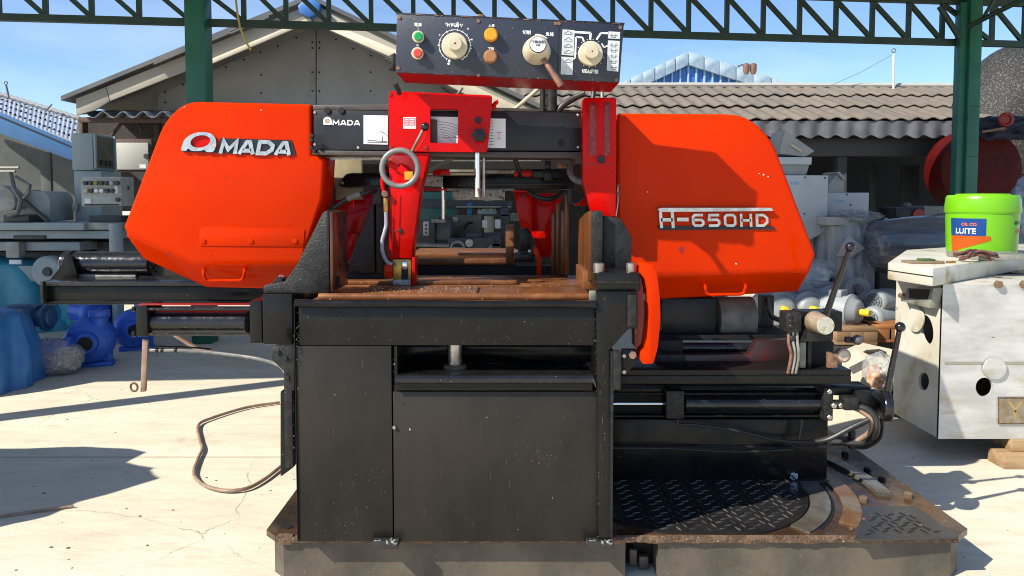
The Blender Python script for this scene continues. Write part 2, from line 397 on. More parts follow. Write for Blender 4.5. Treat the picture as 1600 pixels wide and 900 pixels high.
# crusted weld lip along the front edge
bm = bmesh.new(); NS = 260; rows = []
for k in range(NS + 1):
    x = -.82 + 2.37 * k / NS; a = .005 * noise.noise((x * 19, 0, 0)) + .003 * noise.noise((x * 70, 3, 0)); b = .006 * noise.noise((x * 15, 7, 0)) + .003 * noise.noise((x * 60, 9, 0))
    rows.append([bm.verts.new(p) for p in ((x, 2.507, Z1 + .001), (x, 2.498 + a, Z1 - .002 + b * .5), (x, 2.496 + b * .7, Z1 - .012 + a), (x, 2.499 + a, Z0 - .002 + b), (x, 2.507, Z0 - .003 + b))])
for q, t in zip(rows, rows[1:]):
    for i in range(5): bm.faces.new((q[i], t[i], t[(i + 1) % 5], q[(i + 1) % 5]))
bm.faces.new(rows[0]); bm.faces.new(rows[-1])
obj('weld_lip', bm, EDGE, SAW)
TC = (.71, 2.95)
zt = Z1 + .006
# black tread disc of the turntable with its raised bars
front = 2.515
def disc_pts(r, n=90): return [(TC[0] + r * math.cos(2 * math.pi * k / n), max(front, TC[1] + r * math.sin(2 * math.pi * k / n))) for k in range(n)]
def clean(pts):
    o = []
    for p in pts:
        if not o or (Vector(p) - Vector(o[-1])).length > 1e-4: o.append(p)
    return o
disc = obj('turntable_disc', plan(clean(disc_pts(.465)), Z1, zt), TREADM, SAW)
def treads(name, inside, x0, x1, y0, y1, z, m, parent, pit=.052, ln=.018):
    bm = bmesh.new(); j = 0; y = y0
    while y < y1:
        x = x0 + (j % 2) * pit / 2; k = j
        while x < x1:
            if inside(x, y):
                a = R(22) if k % 2 else R(-68); dx, dy = math.cos(a), math.sin(a)
                w = .0034; q = [(x - dx * ln, y - dy * ln), (x + dy * w, y - dx * w), (x + dx * ln, y + dy * ln), (x - dy * w, y + dx * w)]
                vs = [bm.verts.new((p[0], p[1], z)) for p in q]; tp = [bm.verts.new((x + (p[0] - x) * .7, y + (p[1] - y) * .7, z + .0028)) for p in q]
                bm.faces.new(tp)
                for i in range(4): bm.faces.new((vs[i], vs[(i + 1) % 4], tp[(i + 1) % 4], tp[i]))
            x += pit; k += 1
        y += pit / 2; j += 1
    return obj(name, bm, m, parent, kind='stuff')
treads('tread_bars', lambda x, y: (x - TC[0]) ** 2 + (y - TC[1]) ** 2 < .44 ** 2 and y > front + .02, .2, 1.25, 2.52, 3.4, zt, TREADBAR, disc)
def cut(r0, r1): # ring clipped at the front edge
    a = -math.degrees(math.asin(min(1, (TC[1] - front) / r1))) + .4
    return a
obj('turntable_ring', ringbm(TC, .472, .545, cut(.472, .545), 120, Z1, Z1 + .008), RINGM, SAW)
obj('ring_groove', ringbm(TC, .5475, .558, -46, 120, Z1, Z1 + .0015), PIT, SAW)
obj('clamp_arc', ringbm(TC, .585, .65, -36, 12, Z1, Z1 + .009), ARCM, SAW)
obj('outer_arc', ringbm(TC, .735, .79, -8, 75, Z1, Z1 + .016), RINGM, SAW)
obj('arc_shadow_gap', ringbm(TC, .715, .7325, -2, 75, Z1, Z1 + .0015), PIT, SAW)
for (x, y) in ((1.555, 2.83), (1.535, 3.0), (1.525, 3.1), (1.36, 2.79), (1.52, 3.3)):
    bolt_at((x, y, Z1), .016, SAW, ARCM if y < 2.9 else BLACK, 'clamp_bolt', 'z', 1.4)
for (x, y) in ((1.247, 2.70), (1.335, 2.86), (1.28, 2.62), (1.2, 2.545), (1.46, 2.57), (1.30, 2.95)):
    bolt_at((x, y, Z1 + .007), .007, SAW, ARCM, 'ring_screw', 'z', .6)
TP = [G(1343, 793, Z1), G(1431, 793, Z1), G(1497, 842, Z1), G(1336, 846, Z1)]
tp = obj('tread_plate', solid([[(p.x, p.y, Z1) for p in TP]], (0, 0, .007)), TREADB, SAW)
def in_tp(x, y):
    q = [(p.x, p.y) for p in TP]; s = [(q[(i + 1) % 4][0] - q[i][0]) * (y - q[i][1]) - (q[(i + 1) % 4][1] - q[i][1]) * (x - q[i][0]) for i in range(4)]
    return all(v > .012 for v in s) or all(v < -.012 for v in s)
treads('tread_bars', in_tp, 1.1, 1.6, 2.5, 2.9, Z1 + .007, TREADDK, tp, .046, .019)
obj('plate_hole', lathe([(0, .016), (.002, .016)], (-.80, 2.575, Z1 + .0005), (0, 0, 1), 20), PIT, SAW)
wb('corner_wedge', (-.815, 2.497, Z0 - .01), (-.76, 2.51, Z1 + .008), EDGE, SAW, .004)

# cabinet under the vise
YC = 2.455
def up(a, b): return P(800, a, YC).z, P(800, b, YC).z
bx('cabinet_panel', 461, 540.6, 613.8, 846, YC, .03, PANELBLK, SAW, .0006)
bx('cabinet_door', 614, 612, 934, 846, YC + .0012, .03, PANELBLK, SAW, .0006)
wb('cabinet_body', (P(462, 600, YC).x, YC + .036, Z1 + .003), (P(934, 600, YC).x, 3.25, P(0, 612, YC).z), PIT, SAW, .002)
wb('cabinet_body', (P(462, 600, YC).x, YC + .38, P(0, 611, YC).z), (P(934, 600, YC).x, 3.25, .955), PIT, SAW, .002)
wb('cabinet_side', (P(462, 600, YC).x, YC + .034, P(0, 612, YC).z + .001), (P(612, 600, YC).x, YC + .37, P(0, 479, YC).z), BLACK, SAW, .002)
bx('trough_panel', 466, 478, 931, 540, YC - .002, .03, BLACK, SAW, .004)
bx('trough_end', 458.5, 474, 466, 846, YC - .006, .5, BLACK, SAW, .003)
tl = [P(461, 473, 2.44), P(520, 474.5, 2.44), P(640, 474, 2.44), P(760, 475.5, 2.44), P(860, 474.5, 2.44), P(931, 476, 2.44)]
obj('trough_lip', tubebm(smooth(tl), .013, 12), BLACK, SAW)
# opening with the leveling post
op = bx('opening_floor', 622, 584, 924, 587, YC + .006, .33, BLACK, SAW, 0)
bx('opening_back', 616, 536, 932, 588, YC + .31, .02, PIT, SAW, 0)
bx('opening_side', 616, 541, 621, 612, YC + .001, .3, BLACK, SAW, 0)
pr('inner_gusset', [(621, 541), (700, 541), (700, 548), (640, 556), (621, 556)], YC + .12, .02, BLACK, SAW)
pr('inner_gusset', [(722, 541), (924, 541), (924, 566), (820, 562), (722, 546)], YC + .14, .02, BLACK, SAW)
c = P(711, 583, YC + .1)
obj('support_post', lathe([(0, .024), (.006, .024), (.006, .0245), (.115, .0245)], c, (0, 0, 1), 24), STEEL, SAW)
obj('post_collar', lathe([(-.004, .039), (0, .041), (.026, .041), (.032, .037)], c, (0, 0, 1), 28), EDGE, SAW)
obj('tray_bar', tubebm([P(619, 592, 2.437), P(926, 592, 2.437)], .0155, 14), BLKGLOSS, SAW)
bx('tray_front', 619, 594, 926, 610.5, 2.44, .03, BLACK, SAW, .004)
bm = bmesh.new(); rr = random.Random(5)
for k in range(70):
    p = P(rr.gauss(755, 45), 585.5, YC + rr.uniform(.01, .2)); p.z = c.z + .003; s = rr.uniform(.0015, .004)
    wbm(p - Vector((s, s, .002)), p + Vector((s, s, s * .8)), 0, bm)
obj('swarf', bm, CHIPS, SAW, kind='stuff')
# right post with its gusset head, feet, side channel
pr('post', [(932, 456), (996, 456), (996, 512), (982, 514), (951.5, 548), (951.5, 848), (935, 848), (935, 640), (932, 600)], 2.44, .035, BLACK, SAW, .002)
bx('post_strip', 952.5, 548, 957, 848, 2.445, .2, CAST, SAW, .001)
for a, b in ((581, 622), (917, 959)): bx('foot_clip', a, 845.5, b, 859, 2.43, .06, PADM, SAW, .004)
pr('side_channel', [(438, 612), (459, 612), (459, 730), (440, 744), (438, 744)], 2.50, .05, BLACK, SAW, .002)
bx('channel_web', 443, 560, 458, 731, 2.49, .02, CAST, SAW, .001)
pr('hose_bracket', [(424, 545), (428, 540), (460, 540), (460, 612), (445, 606), (443, 580), (424, 562)], 2.46, .03, CAST, SAW, .003)
for x, y in ((446, 560), (449, 590), (434, 550)): bolt(x, y, 4, 2.458, SAW)
for x, y in ((612, 843), (616, 668)): bolt(x, y, 3, 2.452, SAW, STEEL)
pr('chalk_mark', [(721, 806), (724, 806), (722.5, 818), (722, 826), (718, 826.5), (718, 824), (719.5, 822), (720, 812)], YC + .003, .0012, WHITEP, SAW, 0)

# bed of the vise
zb = P(800, 462, 2.6).z - .008
wb('bed_plate', (-.70, 2.5, zb - .03), (.30, 2.93, zb), RUST, SAW, .003)
cx('bed_roller', 498, 926, 464, 6, 2.56, RUST, SAW)
wb('chip_tray', (-.56, 2.66, zb + .001), (-.13, 2.9, zb + .008), RUST, SAW, .002)
for k in range(24):
    pass
bm = bmesh.new()
rr = random.Random(8)
for k in range(150):
    x, y, s_ = rr.uniform(-.55, -.14), rr.uniform(2.665, 2.86), rr.uniform(.001, .0035); wbm((x - s_, y - s_, zb + .0075), (x + s_, y + s_ * .7, zb + .008 + s_), 0, bm)
for k in range(120):
    x, y, s_ = rr.uniform(-.68, .28), rr.uniform(2.52, 3.3), rr.uniform(.001, .0025); wbm((x - s_, y - s_, zb + .003), (x + s_, y + s_ * .7, zb + .005 + s_), 0, bm)
obj('metal_chips', bm, CHIPS, SAW, kind='stuff')
bm = bmesh.new()
for x, y0, y1, n_, Ys in ((465, 478, 625, 40, YC - .006), (459, 478, 840, 26, YC - .007), (617, 560, 622, 16, 2.44), (931, 478, 622, 46, 2.438), (934, 640, 845, 14, 2.438), (600, 476, 478, 0, YC)):
    for k in range(n_):
        s_ = rr.uniform(.0008, .0028); p_ = P(x + rr.gauss(0, 1.2), rr.uniform(y0, y1), Ys)
        lathe([(0, s_ * .7), (s_ * .5, s_), (s_, s_ * .5)], p_ + Vector((0, .001, 0)), (0, -1, 0), 5, bm)
obj('weld_spatter', bm, mat('weld_spatter_grey', (.16, .15, .14), .4, .3, col2=(.015, .015, .015), scale=90, lo=.4, hi=.5), SAW, kind='stuff')
wb('bed_plate', (-.80, 2.95, zb - .03), (.36, 3.33, zb + .004), RUST, SAW, .003)
wb('bed_beam', (-.72, 2.96, zb + .0045), (.02, 3.02, zb + .02), RUST, SAW, .003)
wb('blade_pit', (-.8, 3.34, zb - .3), (.4, 3.58, zb - .06), PIT, SAW, 0)
bx('rear_bed_rail', 640, 404, 808, 414, 3.6, .05, RUST, SAW, .004)
bx('rear_bed_rail', 640, 396, 806, 402.5, 3.68, .4, RUST, SAW, .004)
bx('rear_bed_front', 560, 415, 880, 445, 3.62, .05, PIT, SAW, 0)

# left vise jaw and its slide
lj = pr('vise_jaw', [(411, 459), (411, 446), (445, 440), (464, 412), (503, 334), (507, 329.5), (514, 329), (515, 459)], 2.62, .235, CAST, SAW, .006)
wb('jaw_face_plate', (P(515, 400, 2.62).x + .001, 2.622, P(0, 456, 2.62).z), (P(515, 400, 2.62).x + .012, 2.855, P(0, 331, 2.62).z), JAWDK, lj, .002)
a = P(515, 400, 2.62).x + .0125
obj('jaw_slot', solid([[(a, 2.67, 1.005), (a, 2.72, 1.005), (a, 2.72, 1.045), (a, 2.67, 1.045)]], (.0015, 0, 0)), PIT, lj)
bx('jaw_slide', 409, 460, 458, 539, 2.60, .3, BLACK, SAW, .006)
bolt(437, 440, 8, 2.66, SAW, CAST, h=1.0); bolt(440, 436, 7, 2.75, SAW, STEEL)
bx('rear_jaw_foot', 536, 415, 600, 450, 3.18, .1, CAST, SAW, .004)
rj = pr('rear_jaw', [(548, 427), (546, 405), (562, 366), (581, 316), (584, 314), (586, 427)], 3.15, .2, CAST, SAW, .005)
pr('rear_jaw_plate', [(582, 296), (597, 294), (597, 427), (587, 427), (587, 314), (582, 314)], 3.16, .2, CAST, rj, .003)
# left vise cylinder with tie rods
cx('cylinder_barrel', 231, 389, 503, 18, 2.70, BLKGLOSS, SAW, 36)
lc = bx('cylinder_cap', 211, 477, 231, 526, 2.645, .12, BLACK, SAW, .006)
bx('cylinder_flange', 389, 470, 410, 537, 2.63, .14, BLACK, SAW, .006)
for y, Y in ((483, 2.655), (522, 2.655), (481, 2.745)): cx('tie_rod', 229, 391, y, 2.6, Y, BLKGLOSS, SAW, 12, .001)
for y in (483, 522):
    for x in (208, 393): cx('tie_nut', x - 1, x + 4, y, 4.5, 2.655, BLACK, SAW, 6, .001)
bx('cylinder_guard', 215, 475.5, 391, 477, 2.65, .035, DRED, SAW, .0005)
pr('drop_bar', [(222, 529), (231, 531), (227, 612), (219, 613)], 2.66, .012, COBBLE, SAW, .002)
obj('bar_ring', tubebm(ring_pts(P(209.5, 605, 2.66), (.25, 1, 0), px(6.5, 2.66), 20), px(1.6, 2.66), 8, closed=True), EDGE, SAW)
tb('hydraulic_hose', [(229, 538, 2.68), (234, 546, 2.67), (243, 547.5, 2.66), (290, 548, 2.66), (340, 552, 2.66), (400, 560, 2.63), (436, 571, 2.54), (447, 585, 2.5)], 2.6, GREYHOSE, SAW)
for x in (244, 252, 273): cx('hose_clamp', x, x + 4, 547.5, 4, 2.66, BLACK, SAW, 12, .001)
tb('support_rod', [(243, 541, 2.72), (300, 543, 2.72), (330, 546, 2.72)], 1.5, BLACK, SAW)
pr('stay_bar', [(266, 523), (272, 523), (312, 546), (345, 552), (345, 555), (308, 550)], 2.9, .02, COBBLE, SAW, .002)

# channel beam under the left cover, roller on its end
bx('channel_beam', 66, 447, 436, 474, 3.16, .05, BLACK, SAW, .003)
bx('channel_flange', 63, 440, 436, 447, 3.14, .25, BLKGLOSS, SAW, .002)
bx('channel_flange', 66, 470, 436, 476, 3.15, .2, BLACK, SAW, .002)
bx('channel_end', 62, 440, 68, 474, 3.13, .3, CAST, SAW, .002)
cx('feed_roller', 101, 240, 412, 19, 3.36, BLKGLOSS, SAW, 36, .006)
cx('roller_collar', 113, 118, 412, 21, 3.36, BLACK, SAW, 36)
pr('roller_bracket', [(72, 443), (98, 412), (100, 394), (112, 400), (120, 428), (118, 443)], 3.28, .02, BLACK, SAW, .003)
cx('roller_shaft', 117, 215, 432, 6, 3.34, WORNG, SAW, 20)

# ---------------------------------------------------------------- covers
def cover(name, F, Sb, Y0, Y1, Y2, fil):
    F = [P(x, y, Y0) for x, y in F]; Sb = [P(x, y, Y0) for x, y in Sb]
    bm = bmesh.new()
    A = [bm.verts.new(p) for p in F]
    B = [bm.verts.new(Vector((p.x, Y1, p.z))) for p in Sb]
    D = [bm.verts.new(Vector((p.x, Y2, p.z))) for p in Sb]
    n = len(A); bm.faces.new(A); bm.faces.new(D[::-1]); front_edges = []
    for i in range(n):
        j = (i + 1) % n
        bm.faces.new((A[i], A[j], B[j], B[i])); bm.faces.new((B[i], B[j], D[j], D[i]))
    bmesh.ops.recalc_face_normals(bm, faces=bm.faces[:])
    bm.edges.ensure_lookup_table()
    es = [e for e in bm.edges if all(v in set(A) | set(B) for v in e.verts) and len(e.link_faces) == 2 and e.calc_face_angle() > R(14)]
    bmesh.ops.bevel(bm, geom=es, offset=.017, segments=5, affect='EDGES', profile=.5, clamp_overlap=True)
    return obj(name, bm, ORANGE, SAW, 50)
YL = 3.0
f = fillet([(487, 162.5), (288, 158), (255, 190), (191, 357)], {1: 26, 2: 30}, 5)
LF = f + [(201, 367.5), (303, 411), (472, 411), (504, 312), (508, 246), (487, 243)]
LS = f + [(211, 407), (311, 452), (434, 455), (504, 312), (508, 246), (487, 243)]
lcov = cover('blade_cover', LF, LS, YL, YL + .06, YL + .17, None)
lcov['label'] = 'orange-red sheet cover on the left end'
f2 = fillet([(964, 176.5), (1164, 178), (1206, 214), (1276, 398)], {1: 34, 2: 40}, 5)
RF = [(964, 430)] + f2 + [(1266, 424), (1040, 428)]
RS = [(964, 464)] + f2 + [(1257, 459), (1040, 471)]
rcov = cover('blade_cover', RF, RS, YL, YL + .06, YL + .42, None)
rcov['label'] = 'orange-red sheet cover on the right end'
# riveted plate on the left cover
rp = pr('riveted_plate', [(312, 360), (317, 353.5), (476, 359), (474, 386), (312, 384)], YL - .004, .0045, ORANGE, lcov, .0015)
for x in (318, 392, 461): bolt(x, 377, 4.2, YL - .0045, rp, ORANGE, 'rivet', h=.35)
def uhandle(pts, Y, r, par):
    w3 = [P(x, y, Yk) for x, y, Yk in pts]
    obj('handle', tubebm(smooth(w3, 5), r, 10), ORANGE, par)
yb = YL - .02
uhandle([(318, 422, YL + .06), (318, 424, yb), (320, 434, yb - .004), (326, 438.5, yb), (350, 438.5, yb), (374, 438, yb), (380, 434, yb - .004), (382, 424, yb), (382, 420, YL + .06)], yb, .0062, lcov)
uhandle([(1102, 446, YL + .05), (1102, 448, yb), (1104, 456, yb), (1109, 460.5, yb), (1133, 460, yb), (1158, 459.5, yb), (1163, 455, yb), (1165, 447, yb), (1165, 445, YL + .05)], yb, .0062, rcov)
pr('paint_chip', [(1062, 386), (1068, 385), (1069, 392), (1065, 396), (1060, 391)], YL - .0008, .001, DRED, rcov, 0)
for x, y, r in ((353, 276, 1.3), (372, 284, 1.1), (226, 322, 1.4), (408, 172, 1.2), (262, 396, 1.8), (440, 436, 2.0)):
    pr('paint_chip', [(x - r, y), (x - r * .3, y - r), (x + r, y - r * .4), (x + r * .6, y + r), (x - r * .5, y + r * .7)], YL - .0008, .001, DRED if x < 400 else CREAM, lcov, 0)
for x, y, r in ((1193, 273, 1.6), (1200, 276, 1.2), (1186, 271, 1.0), (1012, 300, 1.2), (1150, 412, 1.5)):
    pr('paint_chip', [(x - r, y), (x - r * .3, y - r), (x + r, y - r * .4), (x + r * .6, y + r), (x - r * .5, y + r * .7)], YL - .0008, .001, CREAM, rcov, 0)
# badges: raised chromed letters on a dark backing
def bmap(x0, yb0, sl, hgt, shear, Y):
    return lambda x, y: P(x0 + x * hgt + shear * y * hgt, yb0 - y * hgt + sl * x * hgt, Y)
bk = pr('badge_backing', [(344, 216), (455, 219), (462, 243), (285, 237), (286, 232), (340, 232)], YL - .004, .0042, BEAM, lcov, 0)
obj('badge_letter', glyphs('MADA', bmap(342, 240, .027, 22, .22, YL - .0085), .29, (0, -.0045, 0), .0008, {'M': 1.22, 'A': 1.18, 'D': 1.2}, .1), BADGE, lcov, 25)
# the round first letter: an oval ring with two splayed feet
outer = [(282, 236), (287, 219), (296, 211), (307, 207), (320, 206), (331, 209), (337, 216), (338, 226), (334, 238), (322, 237.5), (320, 234), (309, 236.5), (298, 235.5), (294, 231), (291, 236)]
ov = [(313 + 15.5 * math.cos(2 * math.pi * k / 28) , 221 - 9.6 * math.sin(2 * math.pi * k / 28) - .12 * 15.5 * math.cos(2 * math.pi * k / 28)) for k in range(28)]
pr('badge_letter', fillet(outer, 5, 3), YL - .012, .012, BADGE, lcov, 0, holes=[ov])
obj('badge_centre', solid([[P(x, y, YL - .003) for x, y in ov]], (0, .0025, 0)), RED, lcov)
m2 = bmap(1028, 356.5, .0, 27, .0, YL - .0085)
mb = pr('badge_backing', [(1027, 353), (1209, 354), (1212, 358.5), (1030, 359.5)], YL - .006, .006, BEAM, rcov, 0)
LAW = .17
obj('badge_letter', glyphs('H', lambda x, y: P(1029 + x * 24 + (1 - y) * 2, 356.5 - y * 26, YL - .0085), .2, (0, -.0045, 0), asp=1.0), BADGE, rcov, 25)
obj('badge_bar', solid([[P(x, y, YL - .0185) for x, y in [(1027, 326.5), (1033, 324.5), (1205, 324.5), (1209, 328), (1207, 330), (1031, 331.5)]]], (0, .0185, 0), .001, 1), BADGE, rcov)
obj('badge_letter', glyphs('-', lambda x, y: P(1058 + x * 18, 354 - y * 22, YL - .0085), .26, (0, -.0045, 0), asp=1.0), BADGE, rcov, 25)
obj('badge_letter', glyphs('650HD', lambda x, y: P(1080.5 + x * 20 + (1 - y) * 1, 354.5 - y * 20.5, YL - .0085), .2, (0, -.0045, 0), asp=.98, gap=.27), BADGE, rcov, 25)

# ---------------------------------------------------------------- head: beam, arms, control box
bm = solid([[P(x, y, 2.97) for x, y in [(490, 172), (912, 176), (912, 236), (490, 234.5)]]], (0, .16, 0), .002)
beam = obj('head_beam', bm, BEAM, SAW)
pr('beam_lip', [(488, 235), (600, 236), (760, 237), (912, 237.5), (912, 247.5), (760, 246), (488, 241.5)], 2.955, .15, BEAMEDGE, SAW, .002)
pr('beam_top', [(489, 164), (606, 163), (912, 172), (912, 175.5), (489, 171.5)], 2.99, .14, BEAMEDGE, SAW, .002)
for x in (511, 533): cy('beam_hole', x, 172.5, 5, 2.965, .003, PIT, beam)
for x, y, r in ((877, 181, 2), (877, 196, 3.3), (877, 223, 6)): cy('beam_hole', x, y, r, 2.9685, .002, PIT, beam)
for x, y in ((492, 176), (492, 226), (903, 180), (903, 230), (560, 231)): bolt(x, y, 2.2, 2.969, beam, STEEL, 'screw', h=.4)
pr('chart_plate', [(568, 180), (606, 180.5), (606, 226), (568, 225)], 2.967, .003, CHART, beam, 0)
pr('chart_plate', [(671, 182), (718, 183), (718, 224), (671, 224)], 2.967, .003, CHART, beam, 0)
pr('chart_plate', [(762, 185), (790, 185.5), (790, 231.5), (762, 231)], 2.967, .003, CHART, beam, 0)
def line(bm, pts, wd, Y, d=.0012):
    for a, b in zip(pts, pts[1:]):
        a, b = Vector(a), Vector(b); n = (b - a).orthogonal().normalized() * wd / 2
        solid([[P(*(a + n), Y), P(*(b + n), Y), P(*(b - n), Y), P(*(a - n), Y)]], (0, d, 0), bm=bm)
bm = bmesh.new()
line(bm, [(574, 219), (604, 221)], .7, 2.9655); line(bm, [(574, 222.5), (605, 222.5)], .6, 2.9658)
line(bm, [(594, 205), (601, 208), (606, 213)], .7, 2.9656); line(bm, [(597, 213), (597, 222)], .6, 2.9654)
for k in range(7):
    line(bm, [(684 + k, 190 + 4 * k), (695 + k, 191 + 4.3 * k), (706, 193 + 4.6 * k), (716, 198 + 4.4 * k)][: 4 if k < 5 else 3], .6, 2.9656 + k * .00008)
line(bm, [(683, 214), (717, 215)], .5, 2.9664)
for k in range(9): line(bm, [(765, 189 + k * 4.6), (771, 189 + k * 4.6)], .6, 2.9655)
obj('chart_lines', bm, INK, beam, kind='stuff')
bm = bmesh.new(); line(bm, [(776, 207), (784, 207)], 1, 2.9655); line(bm, [(776, 217), (784, 217)], 1, 2.9655); line(bm, [(780, 207), (780, 217)], 1, 2.965)
obj('chart_mark', bm, PINKST, beam)
# painted name on the beam
obj('painted_lettering', glyphs('MADA', lambda x, y: P(519.5 + x * 8.4, 195.5 - y * 8.2 + x * .1, 2.9685), .23, (0, -.0012, 0), 0, {'M': 1.3, 'A': 1.2, 'D': 1.1}, .12), WHITEP, beam)
pr('painted_lettering', fillet([(505, 195), (505, 189), (506, 184.5), (511.5, 182), (517, 184.5), (518.3, 189), (518.3, 195.3), (514.5, 195.3), (508.5, 195)], 2, 3), 2.967, .0015, WHITEP, beam, 0, holes=[[(511.5 + 3.6 * math.cos(2 * math.pi * k / 20), 188.8 + 3.6 * math.sin(2 * math.pi * k / 20)) for k in range(20)]])
cy('lettering_dot', 511.5, 188.8, 3.0, 2.9675, .001, mat('tan_dot', (.5, .35, .25), .5), beam)

# left guide arm with window, handwheel, knob
YA = 2.91
arm = pr('guide_arm_head', fillet([(607, 142), (769, 149), (766, 192), (761, 238), (608, 236)], {0: 6, 1: 4, 3: 4}, 3), YA, .035, RED, SAW, 0, holes=[fillet([(672, 170), (716, 171), (715.5, 224), (672, 223)], 2, 2)])
pr('window_shutter', [(672.5, 186), (683, 187), (683, 222.5), (672.5, 222.5)], YA + .04, .01, BEAMEDGE, arm, 0)
pr('pink_sticker', rect(630, 183, 650, 201), YA - .0012, .0015, WHITEP, arm, 0)
pr('sticker_print', rect(631.3, 184.3, 648.8, 196), YA - .002, .0009, PINKST, arm, 0)
bm = bmesh.new()
for k, y in enumerate((187, 190.5, 194)): line(bm, [(633, y), (638, y)], 1.1, YA - .0025); line(bm, [(640, y), (647, y)], 1.1, YA - .0025)
obj('sticker_print', bm, WHITEP, arm)
for x, y in ((610, 148), (665, 149), (611, 231), (666, 231)): bolt(x, y, 3, YA, arm, DRED, 'screw', h=.5)
bolt(747, 188, 5.4, YA, arm, BEAM, 'socket_bolt', h=.6)
cy('knob_shaft', 748, 211, 5, YA - .02, .025, BEAM, arm)
lobe = []
for k in range(48):
    a = 2 * math.pi * k / 48; r = 10.3 + 1.5 * math.cos(6 * a); lobe.append((748 + r * math.cos(a), 211 + r * math.sin(a)))
pr('star_knob', lobe, YA - .05, .032, BEAM, arm, .003)
leg = pr('guide_arm_leg', [(608, 238.5), (671, 238.5), (657, 297), (643, 404), (608, 404)], YA + .01, .11, RED, SAW, .004)
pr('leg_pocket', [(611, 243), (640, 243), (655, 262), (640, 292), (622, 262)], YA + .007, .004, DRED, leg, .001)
bolt(626, 361, 4, YA + .01, leg, BEAM, 'socket_bolt', h=.5); cy('screw', 617, 361, 1.8, YA + .008, .004, DRED, leg)
tb('drain_wire', [(615, 297, YA - .005), (614, 340, YA - .005), (612, 400, YA - .005)], .6, DRED, leg)
# coolant hose down the side of the arm
tb('red_hose', [(600, 265, YA), (597, 285, YA), (600, 300, YA)], 3, RED, SAW)
cy('hose_fitting', 601, 303, 5, YA - .01, .02, SCUFF, SAW)
bx('brass_fitting', 599, 309, 606, 331, YA, .02, BRASS, SAW, .003)
tb('coolant_hose', [(603, 331, YA), (603.5, 350, YA), (601, 362, YA - .01), (597, 378, YA - .02), (598, 394, YA - .02), (604, 408, YA - .01), (612, 413, YA)], 3, HOSE, SAW)
gb = bx('blade_guide', 613, 405, 643, 445, YA + .02, .08, BRASS, SAW, .003)
bx('guide_cap', 600, 415, 613, 434, YA + .01, .06, ORANGE, gb, .003)
bx('guide_gap', 627, 418, 638, 437, YA + .0185, .003, PIT, gb, .001)
bx('guide_roller', 628, 409, 636, 422, YA + .012, .02, CHROME, gb, .003)
bx('guide_plate', 643.5, 402, 649, 445, YA + .01, .08, RED, gb, .001)
bx('guide_block', 614, 437, 642, 446, YA + .012, .06, WORNPL, gb, .002)
YH = 2.79
hw = obj('handwheel', tubebm(ring_pts(P(625, 263, YH), (0, 1, 0), px(28, YH), 64), px(4.4, YH), 14, closed=True), GREYAL, SAW, 80)
cy('hub', 626, 264, 9, YH + .03, .1, RED, hw)
pr('spoke', [(626, 256), (645, 272), (640, 283), (622, 268)], YH + .01, .02, RED, hw, .003)
pr('spoke', [(606, 252), (612, 246), (648, 270), (643, 278)], YH + .035, .012, DRED, hw, .003)
pr('spoke', [(603, 258), (609, 250), (628, 262), (622, 270)], YH + .0125, .02, RED, hw, .003)
bx('hub_plate', 632, 268, 645, 281, YH + .004, .004, ORANGEB, hw, .001)
lv = tb('clamp_lever', [(662, 200, YA - .09), (640, 243, YA - .05)], 2.2, STEEL, SAW, False)
ball('lever_knob', 664, 198, 6.8, YA - .09, BLKGLOSS, lv)
# sensor rods
obj('guide_rod', lathe([(0, .012), (.176, .012)], P(746, 308, YA + .05), (0, 0, 1), 20), CHROME, SAW)
obj('guide_rod', lathe([(0, .0065), (.176, .0065)], P(756, 308, YA + .08), (0, 0, 1), 16), STEEL, SAW)
obj('rod_tip', lathe([(0, .010), (.03, .0128), (.04, .0128)], P(748, 310, YA + .05), (0, 0, 1), 16), SCUFF, SAW)

# right guide arm
YR = 2.89
ra = pr('guide_arm', fillet([(911, 153), (963, 152), (963, 258), (962, 338), (943, 338), (941, 331), (924, 331), (911, 285)], {0: 4, 1: 4}, 3), YR, .08, RED, SAW, .004)
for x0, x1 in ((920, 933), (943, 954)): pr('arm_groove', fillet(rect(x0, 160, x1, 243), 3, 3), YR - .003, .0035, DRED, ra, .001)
for x0, x1 in ((923, 930), (946, 952)): pr('groove_scale', rect(x0, 166, x1, 242), YR - .0038, .001, mat('scratched_dark_red', (.22, .02, .02), .6, col2=(.4, .12, .1), scale=90, lo=.5, hi=.7), ra, 0)
bx('arm_seam', 912, 256, 962, 257.5, YR - .0015, .002, DRED, ra, 0)
cy('arm_pin', 940, 249, 6, YR - .01, .012, BEAM, ra)
tb('grease_line', [(965, 288, YA + .05), (965, 305, YA + .05), (965, 316, YA + .05), (962, 338, YA + .05)], 1.6, STEEL, SAW)
bx('grease_nipple', 963, 300, 968, 308, YA + .04, .015, SCUFF, SAW, .002)
ball('grease_cap', 965.5, 290, 3.2, YA + .05, SCUFF, SAW)

